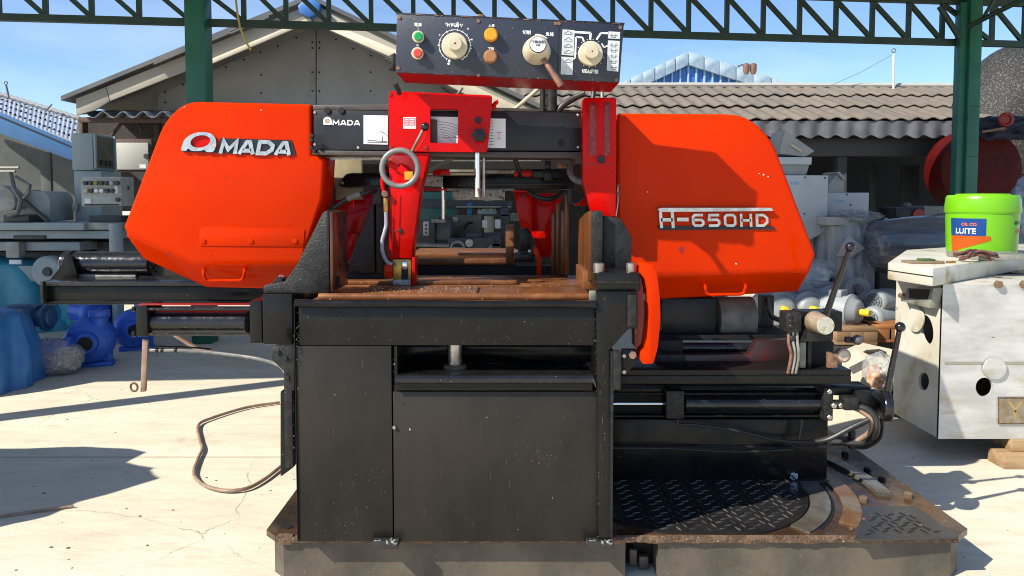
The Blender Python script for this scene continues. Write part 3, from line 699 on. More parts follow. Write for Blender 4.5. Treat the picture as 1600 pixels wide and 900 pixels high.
# control box, tilted a little
YP = 2.65
BQ = [(620, 21), (975, 37), (968, 129), (618, 113)]
def bq(u, v):      # fraction across, fraction down
    a = Vector(BQ[0]).lerp(Vector(BQ[1]), u); b = Vector(BQ[3]).lerp(Vector(BQ[2]), u); return a.lerp(b, v)
_q = [P(x, y, YP + .0125) for x, y in [(621, 23), (974, 39), (967, 130), (619, 114)]]
_b = [_q[0] + Vector((0, .09, -.004)), _q[1] + Vector((0, .09, -.004)), _q[2] + Vector((0, .225, 0)), _q[3] + Vector((0, .225, 0))]
bm = bmesh.new(); _A = [bm.verts.new(p) for p in _q]; _B = [bm.verts.new(p) for p in _b]; bm.faces.new(_A); bm.faces.new(_B[::-1])
for i in range(4): bm.faces.new((_A[i], _A[(i + 1) % 4], _B[(i + 1) % 4], _B[i]))
box = obj('control_box', bm, mat('deep_red_paint', (.33, .004, .003), .35, col2=(.25, .004, .003), spec=.15), SAW)  # red of the box body darkened to stand in for shade
fp = pr('control_panel', BQ, YP, .0125, NAVY, box, .003)
pr('panel_edge', [(619, 19.5), (976, 35.5), (976, 38), (619, 22)], YP - .0005, .014, BEAM, box, .0008)
sd = pr('panel_seam', [(873, 36.5), (874.2, 36.5), (871, 121), (870, 121)], YP - .0008, .001, PIT, fp, 0)
for u, v in ((.012, .07), (.985, .07), (.012, .93), (.985, .96), (.36, .07), (.37, .98), (.70, .05), (.715, .05)):
    q = bq(u, v); bolt(q.x, q.y, 3, YP, box, SCUFF, 'screw', h=.4)
bm = bmesh.new(); rr = random.Random(11)
for k in range(26):
    u = rr.random() ** .7; q = bq(u, 0.0); l = rr.uniform(2, 9); line(bm, [(q.x - l, q.y + .4 - l * .045), (min(q.x, 968), q.y + .4)], rr.uniform(.6, 1.6), YP - .0012 - .00003 * k, .002)
for k in range(14):
    u = rr.random(); q = bq(u, 1.0); l = rr.uniform(2, 6); line(bm, [(max(621, q.x - l), q.y - .5 - l * .045), (q.x, q.y - .5)], rr.uniform(.5, 1.1), YP - .0012 - .00003 * k, .002)
for k in range(60):
    q = bq(rr.random() * .68 + .01, rr.random() * .9 + .05); a = rr.uniform(0, 3.1); l = rr.uniform(.6, 3); line(bm, [q, (q.x + l * math.cos(a), q.y + l * math.sin(a))], rr.uniform(.3, .55), YP - .0006 - .00001 * k, .0007)
obj('paint_scuffs', bm, SCUFF, fp, kind='stuff')
bx('bent_tab', 744, 22, 756, 31, YP + .004, .01, SCUFF, box, .003)
def ptext(s, x, y, h, bold=.02): text('panel_lettering', s, P(x, y, YP - .0007), px(h, YP), WHITEP, fp, ux=(.999, 0, -.045), uy=(.03, 0, .999), bold=bold)
ptext('電源', 653, 39, 6); ptext('材料高サ', 711, 40, 6.5); ptext('上昇', 768, 40.5, 5); ptext('下降', 767, 76.5, 5)
ptext('切削', 823, 51, 6.5); ptext('急降', 859, 54, 6.5); ptext('切込調整', 922, 112, 6.5); ptext('切', 652.5, 71, 4)
def pline(pts, wd, d):
    bm = bmesh.new(); line(bm, pts, wd, d); return obj('panel_print', bm, WHITEP, fp)
pline([(710.5 + 24.5 * math.cos(R(a)), 71 - 24.5 * math.sin(R(a))) for a in range(-65, 246, 8)], .8, YP - .001)
for k in range(16):
    a = R(-60 + k * 20); pline([(710.5 + r * math.cos(a), 71 - r * math.sin(a)) for r in (23, 26.5)], .8, YP - .0012)
for pts, wd in (([(836, 54), (840, 53.5), (848, 55.5), (855, 60)], 1.4), ([(653, 43), (653.5, 46)], .8), ([(897, 50), (923, 51.5), (922, 62)], 3.4), ([(893, 92), (898.5, 91), (900, 58), (910, 58.5), (912.5, 65)], 2.6), ([(950, 52), (939, 51.5), (932, 62)], 3), ([(940, 68), (944, 74), (950, 71)], 2)): pline(pts, wd, YP - .0011)
for k in range(13):
    a = R(-120 + k * 25); pline([(923 + r * math.cos(a), 83 - r * math.sin(a)) for r in (21, 22.5)], .9, YP - .0012)
for k, (n, dx, dy) in enumerate((('10', -14, -33), ('20', 4, -34), ('30', 20, -25), ('40', 26, -8), ('50', 24, 6), ('60', 15, 19), ('0', -24, -15), ('5', -26, 0))): ptext(n, 711 + dx, 70 + dy, 3.6)
for x, y, r in ((702, 95, 2.1), (701, 99.5, 1.9)): cy('panel_dot', x, y, r, YP - .001, .0015, WHITEP, fp)
DG = mat('diagram_plate', (.62, .64, .62), .35, col2=(.5, .54, .53), scale=30)
for q in ([(879, 46), (898, 47), (896, 87), (877.5, 85.5)], [(877, 88.5), (895.5, 89.5), (894.5, 117), (876, 116)], [(951, 49), (969, 50), (968.5, 61), (950, 60)], [(950, 63), (968.5, 64), (966, 112), (948, 110)]):
    pr('diagram_plate', q, YP - .0014, .0016, DG, fp, 0)
bm = bmesh.new()
for y in (50, 60.5, 70.5, 80, 94):
    line(bm, [(881, y + 2), (885, y + .5), (888, y - 2), (891, y + .5), (895, y + 2.5)], .6, YP - .0021); line(bm, [(882, y + 3.4), (894, y + 3.9)], .5, YP - .0022)
for y in (55, 70, 78, 87, 96, 105):
    line(bm, [(953, y), (965, y + .7)], .5, YP - .0021); line(bm, [(956, y - 3), (955.6, y + 3), (962, y + 3.4), (962.4, y - 2.6)], .5, YP - .0022)
obj('diagram_lines', bm, INK, fp, kind='stuff')
def button(x, y, ro, ri, m, ring=CREAM):
    b = cy('push_button', x, y, ro, YP - .014, .0145, ring, box)
    cy('button_cap', x + .5, y - .5, ri, YP - .026, .013, m, b, bev=.003)
button(653, 57, 9.2, 6.6, GREENB); button(652, 83, 9.2, 6.6, REDB); button(767, 54, 10.6, 9.4, ORANGEB, ORANGEB); button(766, 88, 10.6, 9.4, BROWNB, BROWNB)
kn = cy('selector_dial', 710, 71, 20, YP - .022, .023, CREAM, box, 40, bev=.003)
cy('dial_grip', 711, 67.5, 11, YP - .05, .03, CREAM, kn, 32, bev=.003); cy('dial_screw', 711, 67.5, 1.5, YP - .0508, .002, PIT, kn, 10)
kn = cy('selector_dial', 923, 83, 19, YP - .022, .023, CREAM, box, 40, bev=.003)
cy('dial_grip', 925, 80, 11.2, YP - .05, .03, CREAM, kn, 32, bev=.003); cy('dial_screw', 925.5, 80, 1.2, YP - .0508, .002, PIT, kn, 10)
c0, c1 = P(838.5, 80, YP), P(840.5, 70, YP - .07)
sw = obj('selector_switch', lathe([(0, px(22, YP)), (.008, px(21.5, YP)), ((c1 - c0).length - .004, px(15.5, YP)), ((c1 - c0).length, px(14, YP))], c0, c1 - c0, 36), CREAM, box)
ax = (c1 - c0).normalized()
obj('switch_face', lathe([(.0005, px(12.5, YP)), (.003, px(12.2, YP))], c1, ax, 28), BEAM, sw)
obj('switch_face', lathe([(.003, px(11.5, YP)), (.004, px(11.3, YP))], c1, ax, 28), WHITEP, sw)
cc = c1 + ax * .0042
text('switch_lettering', '下降自動', cc + Vector((0, 0, .008)), px(5, YP), INK, sw, bold=.02)
text('switch_lettering', '押', cc + Vector((0, 0, -.008)), px(7.5, YP), INK, sw, bold=.02)
obj('switch_handle', tubebm([P(847, 89, YP - .03), P(862, 112, YP - .06), P(877, 134, YP - .06)], [.009, .0105, .0125], 12), mat('rusty_rod', (.3, .15, .09), .45, .3, col2=(.16, .09, .07), scale=30), sw)

# stays and hoses between control box and beam
for x in (848, 862): obj('box_stay', lathe([(0, .022 if x > 850 else .012), (.12, .022 if x > 850 else .012)], P(x, 174, 2.99), (0, 0, 1), 16), CAST, SAW)
tb('cable_hose', [(870, 175, 2.99), (882, 163, 2.99), (900, 152, 2.99), (914, 146, 2.98)], 5, RUBBER, SAW)
tb('cable_hose', [(926, 156, 2.96), (928, 138, 2.98)], 4, RUBBER, SAW); tb('cable_hose', [(941, 156, 2.96), (941, 138, 2.98)], 3.5, GREYHOSE, SAW)
tb('stay_rod', [(798, 176, 3.02), (842, 138, 3.02)], 3, CREAM, SAW, False); tb('stay_rod', [(712, 152, 2.95), (722, 138, 3.0)], 2.5, WORNG, SAW, False)
tb('stay_rod', [(690, 136, 3.0), (720, 154, 3.0)], 2, RUBBER, SAW, False)
pr('small_clamp', [(768, 163), (773, 158), (778, 155), (779, 160), (775, 164), (776, 170), (769, 172)], YA + .04, .02, RED, SAW, .002)
tb('side_cable', [(617, 130, 2.8), (622, 140, 2.82), (624, 146, 2.84)], 4, RUBBER, SAW); pr('side_latch', [(600, 92), (612, 84), (617, 82), (617, 110), (606, 108), (612, 100)], 2.78, .03, CAST, SAW, .003)
for x, y in ((487, 212), (486, 219), (486, 231), (490, 236)): cy('chain_link', x, y, 3, 2.93, .02, CAST, SAW)

# ---------------------------------------------------------------- inside, behind the arms
YB = 3.32
bx('saw_blade', 470, 246, 612, 249, 3.08, .002, STEEL, SAW, 0)
bm = bmesh.new()
for k in range(34):
    x = 500 + k * 3.2; solid([[P(x, 249, 3.0805), P(x + 2.6, 249, 3.0805), P(x + 2.2, 251, 3.0805)]], (0, .0015, 0), bm=bm)
obj('blade_teeth', bm, STEEL, SAW, kind='stuff')
bx('wheel_housing', 515, 249, 566, 312, 3.34, .03, BEIGE, SAW, .004)
pr('rear_arm', fillet([(530, 288), (540, 272), (548, 270.5), (790, 270), (796, 292), (540, 293), (531, 291)], 4, 2), YB - .02, .05, BLACK, SAW, .004)
cy('arm_screw', 535, 286, 2.2, YB - .024, .005, STEEL, SAW)
bx('band_wheel', 470, 246, 505, 330, 3.35, .03, PIT, SAW, 0)
pr('wheel_rim', [(507, 246), (512, 250), (520, 300), (519, 328), (508, 330), (504, 300)], 3.22, .06, RUBBER, SAW, .003)
obj('brake_hose', tubebm(smooth([P(521, 325, 3.1), P(545, 310, 3.1), P(570, 302, 3.1), P(585, 296, 3.12)]), .011, 10), RUBBER, SAW)
obj('hose_sleeve', tubebm([P(543, 311, 3.098), P(563, 303.5, 3.098)], .0125, 10), WORNG, SAW)
pr('rear_cover', [(518, 302), (533, 299), (540, 308), (582, 303), (584, 320), (560, 372), (548, 408), (519, 408)], 3.42, .02, RED, SAW, .003)
pr('rear_cover_step', [(538, 362), (560, 366), (548, 408), (538, 408)], 3.40, .015, RED, SAW, .003)
bx('rear_bracket', 582, 293, 596, 320, 3.13, .03, BEAM, SAW, .003)
# cross members
bx('cross_rail', 560, 246.5, 912, 256, YB + .1, .05, PIT, SAW, 0)
bx('cross_bar', 670, 250, 845, 252, YB, .02, GREYHOSE, SAW, 0)
bx('cross_rail', 662, 252.5, 880, 264, YB + .06, .04, PIT, SAW, 0)
bx('steel_strip', 664, 270, 745, 274, YB - .05, .02, CREAM, SAW, .001); bx('steel_strip', 754, 266, 806, 271, YB - .05, .02, WORNPL, SAW, .001)
bx('steel_strip', 700, 265, 742, 269, YB - .03, .02, WORNG, SAW, .001)
bx('red_sleeve', 676, 265, 702, 273.5, YB - .07, .03, RED, SAW, .002); bx('red_sleeve', 816, 267, 831, 276, YB - .05, .03, RED, SAW, .002); bx('red_sleeve', 803, 267, 809, 276, YB - .05, .03, RED, SAW, .002)
tb('tension_rod', [(664, 271, YB - .1), (690, 257, YB - .1), (714, 243, YB - .1)], 3.4, WORNG, SAW, False)
pr('nameless_plate', [(663, 275), (692, 276), (692, 292), (659, 291)], YB - .06, .006, WORNPL, SAW, .001).name = 'worn_plate'
bx('main_rail', 692, 274, 897, 296, YB - .03, .07, BLACK, SAW, .004)
bx('rail_pipe', 757, 286, 895, 289.5, YB - .05, .015, BEAM, SAW, .002)
bx('valve_body', 833, 264, 885, 278, YB - .06, .05, BLACK, SAW, .003); bx('valve_coil', 850, 264, 865, 283, YB - .1, .04, BLACK, SAW, .005); bx('valve_stem', 851, 251, 861, 265, YB - .08, .03, BEAM, SAW, .003)
bx('copper_joint', 871, 254, 886, 263, YB - .1, .02, SCUFF, SAW, .004)
tb('grey_hose', [(899, 247, 3.1), (893, 256, 3.08), (890, 267, 3.05), (894, 277, 3.02), (902, 283, 3.0), (912, 285, 2.95)], 4.4, GREYHOSE, SAW)
tb('black_hose', [(803, 244, 3.1), (806, 252, 3.1), (811, 266, 3.12)], 4, RUBBER, SAW)
bx('red_edge', 657, 294.5, 698, 297.5, YB - .05, .03, RED, SAW, 0)
bx('grey_edge', 698, 294.5, 803, 298, YB - .045, .03, WORNG, SAW, 0)
obj('limit_rod', lathe([(0, .0085), (.155, .0085)], P(693, 344, YB - .02), (0, 0, 1), 14), CHROME, SAW)
bx('limit_foot', 674, 343, 696, 348, YB - .04, .05, WORNPL, SAW, .002)
pl = bx('stained_plate', 707, 297, 789, 313, YB - .08, .012, WORNPL, SAW, .002)
for x, y in ((709.5, 299.5), (709.5, 310.5), (787, 299.5), (787, 310.5)): bolt(x, y, 1.4, YB - .08, pl, BEAM, 'screw', h=.4)
# rear arm, rear red sheets, right rear jaw
pr('rear_guide_arm', [(803, 298), (829, 299), (831, 330), (831, 366), (824, 357), (814, 356), (808, 330)], 3.42, .05, RED, SAW, .003)
cy('arm_pin', 818, 305.5, 3, 3.41, .012, BEAM, SAW)
pr('rear_sheet', [(830, 302), (880, 302), (875, 318), (862, 336), (862, 402), (836, 402), (836, 376), (831, 366)], 3.55, .02, RED, SAW, .003)
tb('loop_hose', [(826, 298, 3.38), (838, 307, 3.36), (855, 311, 3.36), (870, 307, 3.37), (882, 297, 3.38)], 4.2, RUBBER, SAW)
bx('rear_guide_block', 813, 357, 829, 392, 3.45, .06, BLACK, SAW, .003)
bx('bolt_block', 804, 396, 835, 410, 3.42, .06, BLACK, SAW, .003)
for x in (807, 827): bolt(x, 392, 2.6, 3.41, SAW, STEEL, h=1)
pr('rear_guard', [(836, 384), (842, 390), (846, 405), (846, 432), (839, 432), (839, 408), (833, 392)], 3.38, .04, ORANGE, SAW, .002)
bx('rust_upright', 790, 352, 803, 411, 3.55, .1, RUST, SAW, .003)
for x0, x1, y0, Y in ((862, 868, 334, 3.4), (869, 875, 318, 3.36), (877, 888, 330, 3.3)): bx('rear_jaw_bar', x0, y0, x1, 430, Y, .06, RUSTV, SAW, .002)
bx('rear_jaw_bar', 883, 304, 888.5, 430, 3.24, .05, RUSTV, SAW, .002)
bx('bracket_plate', 887, 296, 899, 318, 3.2, .04, BEAM, SAW, .003)
pr('rear_red_plate', [(897, 318), (905, 317), (912, 310), (930, 312), (930, 322), (897, 322)], 3.28, .02, RED, SAW, .001)

# fixed jaw on the right
xj = P(925, 400, 2.62).x
def yz(pts): return [(xj - .012, P(x, y, YY).y, P(x, y, YY).z) for x, y, YY in pts]
fj = pr('fixed_jaw', [(942, 337), (970, 341), (987.5, 371), (987, 424), (942, 424)], 2.64, .2, CAST, SAW, .006)
bx('jaw_strip', 925.5, 330, 941.5, 424, 2.61, .12, CAST, fj, .003)
def jaw_plate(nm, y0, y1, ztop0, ztop1, zb0):
    x0 = xj - .014
    return obj(nm, solid([[(x0, y0, zb0), (x0, y1, zb0), (x0, y1, ztop1), (x0, y0, ztop0)]], (.0135, 0, 0), .001, 1), RUSTV, fj)
zt_ = P(925, 330, 2.62).z
jaw_plate('jaw_face_plate', 2.62, 2.735, zt_, zt_ - .01, zb + .06)
jaw_plate('jaw_face_plate', 2.75, 3.02, zt_ - .011, zt_ - .045, zb + .02)
bx('jaw_foot', 911, 424, 932, 452, 2.63, .3, RUST, SAW, .004)
ft = bx('jaw_clamp_plate', 932, 426, 1001, 455, 2.46, .3, BLACK, SAW, .006)
bx('clamp_ledge', 932.5, 440, 1000, 443, 2.457, .02, CAST, ft, .001)
for x in (935.5, 987): obj('cap_screw', lathe([(0, .019), (.03, .019), (.033, .016)], P(x, 426, 2.50), (0, 0, 1), 20), STEEL, ft)
bx('scraper', 921, 455, 933, 470, 2.5, .02, WORNG, SAW, .003)
bx('post_pad', 981, 461, 994, 511, 2.43, .012, CAST, SAW, .002)
cy('pad_hole', 946, 467, 3.4, 2.4385, .003, PIT, SAW); cy('pad_hole', 987, 499, 1.6, 2.429, .003, PIT, SAW)
bx('hinge_bar', 959, 549, 970, 610, 2.43, .03, CAST, SAW, .003)
pr('hinge_plate', [(972, 546), (995, 546), (995, 566), (978, 586), (972, 586)], 2.5, .02, BLACK, SAW, .002)
bolt(988, 554, 7, 2.50, SAW, mat('pinkish_bolt', (.5, .36, .3), .4, .4)); bolt(975, 556, 3.5, 2.5, SAW, STEEL); bolt(975, 581, 3.5, 2.5, SAW, STEEL)
pr('copper_tab', [(992, 516), (996, 512), (995, 537), (991, 537)], 2.55, .01, SCUFF, SAW, .001)
# half-round red guard
ga = [(1003, 411), (1019, 413), (1027, 430), (1031, 465), (1032, 500), (1028, 542), (1021, 568), (1003, 569), (1003, 552), (1009, 548), (1013, 520), (1015, 490), (1013, 455), (1009, 436), (1001, 428)]
pr('half_round_guard', fillet(ga, 4, 2), 2.44, .10, ORANGE, SAW, .004)
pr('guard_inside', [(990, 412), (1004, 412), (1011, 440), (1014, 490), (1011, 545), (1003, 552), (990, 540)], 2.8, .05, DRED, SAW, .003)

# ---------------------------------------------------------------- right-hand bed: motor, slide, cylinder, tank
bx('motor_box', 1034, 466, 1118, 522, 3.2, .2, BEAM, SAW, .004)
bx('motor_base', 1030, 524, 1240, 532, 3.15, .3, PIT, SAW, 0)
cx('gearbox_drum', 1118, 1174, 496, 33, 3.3, WORNG, SAW, 40)
tb('drive_belt', [(1197, 466, 3.3), (1200, 480, 3.28), (1206, 494, 3.28), (1218, 500, 3.28)], 4, RUBBER, SAW)
for k in range(6): bx('cooling_fin', 1190 + k * 3.4, 462, 1191.6 + k * 3.4, 520, 3.34 + .01 * k, .05, RUBBER, SAW, 0)
cx('slide_shaft', 1065, 1180, 543, 8, 3.1, BLKGLOSS, SAW)
bx('shaft_boss', 1024, 554, 1071, 570, 3.0, .08, CAST, SAW, .006)
bx('shaft_block', 1030, 532, 1067, 553, 3.06, .08, PIT, SAW, .003)
pr('slide_plate', [(1065, 555), (1172, 553), (1182, 533), (1236, 531), (1236, 583), (1065, 584)], 3.02, .05, mat('dark_red_black_plate', (.03, .012, .012), .35, col2=(.075, .006, .006), scale=3, lo=.5, hi=.55), SAW, .003)
bx('slide_rail', 958, 586.5, 1330, 600, 2.86, .02, BLACK, SAW, .003)
bx('slide_top', 958, 578, 1330, 586, 2.862, .35, BLACK, SAW, .002)
bx('under_rail', 958, 606, 1290, 613, 2.98, .03, BLACK, SAW, .002)
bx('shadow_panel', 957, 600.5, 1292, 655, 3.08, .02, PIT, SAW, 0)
cx('piston_rod', 950, 1037, 630.5, 3.4, 2.93, CHROME, SAW, 16)
hb = bx('cylinder_head', 1041, 611, 1069, 655, 2.885, .09, CAST, SAW, .005)
cx('cylinder_barrel', 1069, 1290, 630, 12.5, 2.93, BLKGLOSS, SAW, 36)
for y in (615, 650): cx('tie_rod', 957, 1290, y, 2, 2.92, BLACK, SAW, 12, .001)
bx('cylinder_flange', 1288, 606, 1302, 658, 2.88, .1, CAST, SAW, .006)
for x, y in ((1296, 612), (1296, 652)): bolt(x, y, 4, 2.88, SAW, STEEL)
tank = bx('coolant_tank', 957, 655, 1292, 761, 3.0, .9, BLACK, SAW, .006)
bx('tank_ledge', 957, 697.5, 1292, 700, 2.99, .02, BEAM, tank, .001)
cy('drain_plug', 1241, 745, 6.5, 2.985, .02, CHROME, tank); bx('tank_foot', 1250, 751, 1297, 762, 2.97, .1, CAST, tank, .006)
tb('tank_cable', [(1059, 655, 2.9), (1060, 663, 2.9), (1085, 664, 2.9), (1150, 673, 2.92), (1210, 687, 2.94), (1262, 690, 2.94), (1310, 678, 2.92), (1350, 662, 2.9), (1368, 646, 2.88)], 2.6, RUBBER, SAW)
tb('tank_cable', [(1252, 655, 2.95), (1251, 672, 2.95), (1246, 688, 2.95), (1232, 700, 2.97), (1200, 700, 2.97)], 2.2, RUBBER, SAW)
tb('tank_cable', [(957, 700, 2.96), (1050, 701, 2.96), (1150, 706, 2.96), (1240, 702, 2.95)], 1.6, RUBBER, SAW)
# valve block, dial and levers at the right end
vb = bx('valve_block', 1229, 489, 1252, 519, 2.84, .08, CAST, SAW, .004)
for x, y in ((1234, 494), (1236, 510), (1235, 502)): bolt(x, y, 3.4, 2.84, vb, BEAM)
bx('valve_block', 1252, 488, 1302, 532, 2.90, .1, BLACK, SAW, .004); bx('valve_block', 1301, 487, 1316, 518, 2.93, .1, BLACK, SAW, .004)
pr('valve_plate', [(1255, 519), (1262, 506), (1300, 506), (1300, 534), (1249, 534)], 2.86, .05, CAST, SAW, .003)
d0, d1 = P(1272, 502, 2.86), P(1290, 509, 2.76)
dl = obj('feed_dial', lathe([(0, px(16.5, 2.8)), (.003, px(17, 2.8)), ((d1 - d0).length - .004, px(14.5, 2.76)), ((d1 - d0).length, px(13.6, 2.76))], d0, d1 - d0, 40), mat('worn_dial_steel', (.42, .37, .28), .4, .3, col2=(.3, .22, .12), scale=14, stain=(.4, .28, .1), st=.6, stscale=20), SAW)
obj('dial_face', lathe([(0, px(14, 2.76)), (.002, px(13.6, 2.76))], d1 + (d1 - d0).normalized() * .0005, d1 - d0, 40), mat('stained_dial_face', (.5, .5, .42), .4, .2, col2=(.36, .26, .12), scale=50, lo=.5, hi=.65), dl)
l1 = obj('shift_lever', tubebm([P(1289, 497, 2.88), P(1326, 392, 2.80)], [.013, .0085], 14), BLKGLOSS, SAW)
ball('lever_knob', 1328.5, 386, 8, 2.795, BLKGLOSS, l1)
bx('valve_stem', 1250, 535, 1259, 575, 2.88, .03, WORNG, SAW, .003); bx('valve_stem', 1263, 533, 1268, 575, 2.9, .02, BEAM, SAW, .002)
bx('dark_column', 1266, 534, 1302, 578, 2.95, .1, PIT, SAW, .002)
for k, x in enumerate((1234, 1240, 1246)): tb('pipe', [(x - 1, 518, 2.86), (x - 2 + k, 535, 2.85), (x + 2, 555, 2.85), (x - 3, 583, 2.86)], 2.4, [SCUFF, STEEL, WORNG][k], SAW)
ball('pipe_knot', 1237, 529, 7, 2.86, CAST, SAW)
cy('pressure_gauge', 1319, 556, 11, 2.82, .03, mat('gauge_rim', (.28, .2, .16), .4, .3), SAW); cy('gauge_face', 1319, 556, 8.5, 2.8175, .003, mat('gauge_dial', (.6, .5, .42), .35, col2=(.4, .3, .25), scale=60), SAW)
bx('gauge_bracket', 1294, 551, 1309, 575, 2.86, .02, SCUFF, SAW, .002)
ball('grey_knob', 1340, 531, 8, 2.95, mat('grey_knob', (.1, .09, .09), .35), SAW); bx('knob_stem', 1322, 527, 1334, 536, 2.955, .02, BEAM, SAW, .004)
bx('end_bracket', 1300, 605, 1360, 618, 2.9, .1, BLACK, SAW, .004); bx('end_valve', 1338, 612, 1362, 636, 2.86, .08, BLACK, SAW, .004)
bx('end_valve', 1360, 613, 1376, 648, 2.9, .06, BEAM, SAW, .004); bx('end_fitting', 1302, 628, 1325, 640, 2.87, .04, CAST, SAW, .005)
for x in (1303, 1314): bolt(x, 634, 4.5, 2.865, SAW, STEEL)
bx('end_fitting', 1320, 622, 1342, 642, 2.84, .06, CAST, SAW, .006)
hr = obj('half_round_handle', lathe([(0, px(22, 2.85)), (.004, px(23, 2.85)), (.026, px(23, 2.85)), (.03, px(22, 2.85))], P(1379, 635, 2.85), (1, -.28, 0), 36), BLKGLOSS, SAW)
l2 = obj('feed_lever', tubebm([P(1386, 612, 2.86), P(1405, 517, 2.82)], [.0135, .0095], 14), BLKGLOSS, SAW)
ball('lever_knob', 1406.5, 511, 8, 2.815, BLKGLOSS, l2)
tb('hydraulic_hose', [(1340, 634, 2.86), (1356, 640, 2.84), (1368, 652, 2.83), (1370, 670, 2.84), (1362, 685, 2.88), (1345, 692, 2.92), (1300, 690, 2.98)], 5, RUBBER, SAW)
tb('hydraulic_hose', [(1332, 636, 2.87), (1350, 645, 2.85), (1362, 658, 2.84), (1358, 676, 2.88), (1336, 690, 2.94)], 4, COBBLE, SAW)
tb('hydraulic_hose', [(1376, 645, 2.86), (1379, 665, 2.86), (1374, 685, 2.9), (1352, 699, 2.96), (1332, 697, 3.0)], 3.2, RUBBER, SAW)
tb('hydraulic_hose', [(1358, 655, 2.83), (1330, 668, 2.84), (1295, 686, 2.86), (1270, 690, 2.9)], 4, RUBBER, SAW)
bx('hose_elbow', 1294, 685, 1334, 698, 2.98, .05, RUBBER, SAW, .012); bx('hose_elbow', 1329, 672, 1338, 704, 2.97, .03, RUBBER, SAW, .01)

# ================================================================ THE SETTING
def ground_mat():
    m = bpy.data.materials.new('yard_concrete'); m.use_nodes = True; t = m.node_tree; N = t.nodes.new; K = t.links.new
    b = t.nodes['Principled BSDF']; co = N('ShaderNodeTexCoord').outputs['Object']
    def nz(s, d=6, r=.6, vec=None):
        n = N('ShaderNodeTexNoise'); n.inputs['Scale'].default_value = s; n.inputs['Detail'].default_value = d
        n.inputs['Roughness'].default_value = r; K(vec or co, n.inputs['Vector']); return n
    def rng(src, a, bb, c=0, d=1):
        n = N('ShaderNodeMapRange'); n.inputs[1].default_value = a; n.inputs[2].default_value = bb
        n.inputs[3].default_value = c; n.inputs[4].default_value = d; K(src, n.inputs[0]); return n.outputs[0]
    def mix(f, a, c, mode='MIX'):
        n = N('ShaderNodeMix'); n.data_type = 'RGBA'; n.blend_type = mode; K(f, n.inputs[0])
        for i, v in ((6, a), (7, c)):
            if isinstance(v, tuple): n.inputs[i].default_value = (*v, 1)
            else: K(v, n.inputs[i])
        return n.outputs[2]
    mp = N('ShaderNodeMapping'); mp.inputs['Scale'].default_value = (.55, 1.6, 1); mp.inputs['Rotation'].default_value = (0, 0, R(8)); K(co, mp.inputs[0])
    c = mix(rng(nz(1.4, 8, .65, mp.outputs[0]).outputs[0], .38, .66), (.74, .68, .54), (.58, .52, .39))
    c = mix(rng(nz(7, 8, .7, mp.outputs[0]).outputs[0], .5, .72), c, (.52, .45, .33))
    c = mix(rng(nz(60, 4, .7).outputs[0], .35, .7, 0, .55), c, (.6, .56, .47))
    c = mix(rng(nz(.9, 6, .7).outputs[0], .64, .72, 0, .55), c, (.33, .22, .12))
    c = mix(rng(nz(160, 2, .5).outputs[0], .70, .73, 0, .7), c, (.2, .16, .12))
    # wandering cracks
    wv = nz(2.2, 6, .65); vm = N('ShaderNodeMix'); vm.data_type = 'VECTOR'; vm.inputs[0].default_value = .16
    K(co, vm.inputs[4]); K(wv.outputs['Color'], vm.inputs[5])
    vo = N('ShaderNodeTexVoronoi'); vo.feature = 'DISTANCE_TO_EDGE'; vo.inputs['Scale'].default_value = .62; K(vm.outputs[1], vo.inputs['Vector'])
    ck = rng(vo.outputs['Distance'], .0, .0022, .75, 0)
    mk = N('ShaderNodeMath'); mk.operation = 'MULTIPLY'; K(ck, mk.inputs[0]); K(rng(nz(1.1, 4).outputs[0], .5, .58), mk.inputs[1])
    c = mix(mk.outputs[0], c, (.2, .17, .13)); K(c, b.inputs['Base Color'])
    b.inputs['Roughness'].default_value = .75; b.inputs['Specular IOR Level'].default_value = .3
    bp = N('ShaderNodeBump'); bp.inputs['Strength'].default_value = .35; bp.inputs['Distance'].default_value = .012
    K(nz(22, 8, .7, mp.outputs[0]).outputs[0], bp.inputs['Height']); K(bp.outputs[0], b.inputs['Normal'])
    return m
bm = bmesh.new(); bmesh.ops.create_grid(bm, x_segments=8, y_segments=8, size=400)
obj('ground', bm, ground_mat(), kind='structure')
wb('slab_joint', (-3.4, 3.72, -.002), (-.86, 3.727, .0012), mat('joint_line', (.2, .17, .13), .8), None, 0)['kind'] = 'structure'

# ---------------------------------------------------------------- green canopy: posts, truss, roof sheet
GREEN = mat('dark_green_paint', (.014, .11, .07), .45, col2=(.02, .14, .09), scale=3, bump=.05, speck=(.1, .16, .12), sp=.74, spscale=40)
GREEND = mat('truss_green_paint', (.010, .032, .022), .5, col2=(.014, .045, .03), scale=4)
CAN = thing('canopy', (0, 7, 0), 'dark green steel canopy with two posts and a lattice truss across the top', 'canopy')
TA, TB = P(0, 27, 6.6), P(1600, 71, 7.7); TB.z = TA.z - .01
TD = TB - TA
def tpt(x, dz=0):
    u = (x - 800) / FP; s = (u * TA.y - TA.x) / (TD.x - u * TD.y)
    return TA + TD * s + Vector((0, 0, dz))
def bar(name, a, b, w, d, m, parent):
    a, b = Vector(a), Vector(b); t = (b - a).normalized(); n = Vector((TD.x, TD.y, 0)).normalized(); f_ = Vector((-n.y, n.x, 0))
    s = t.cross(f_).normalized()
    q = [a + s * w / 2 - f_ * d / 2, b + s * w / 2 - f_ * d / 2, b - s * w / 2 - f_ * d / 2, a - s * w / 2 - f_ * d / 2]
    return obj(name, solid([q], f_ * d), m, parent)
TH = .415
x_l, x_r = -420, 2000
bar('bottom_chord', tpt(x_l), tpt(x_r), .062, .06, GREEND, CAN)
bar('top_chord', tpt(x_l, TH), tpt(x_r, TH), .062, .06, GREEND, CAN)
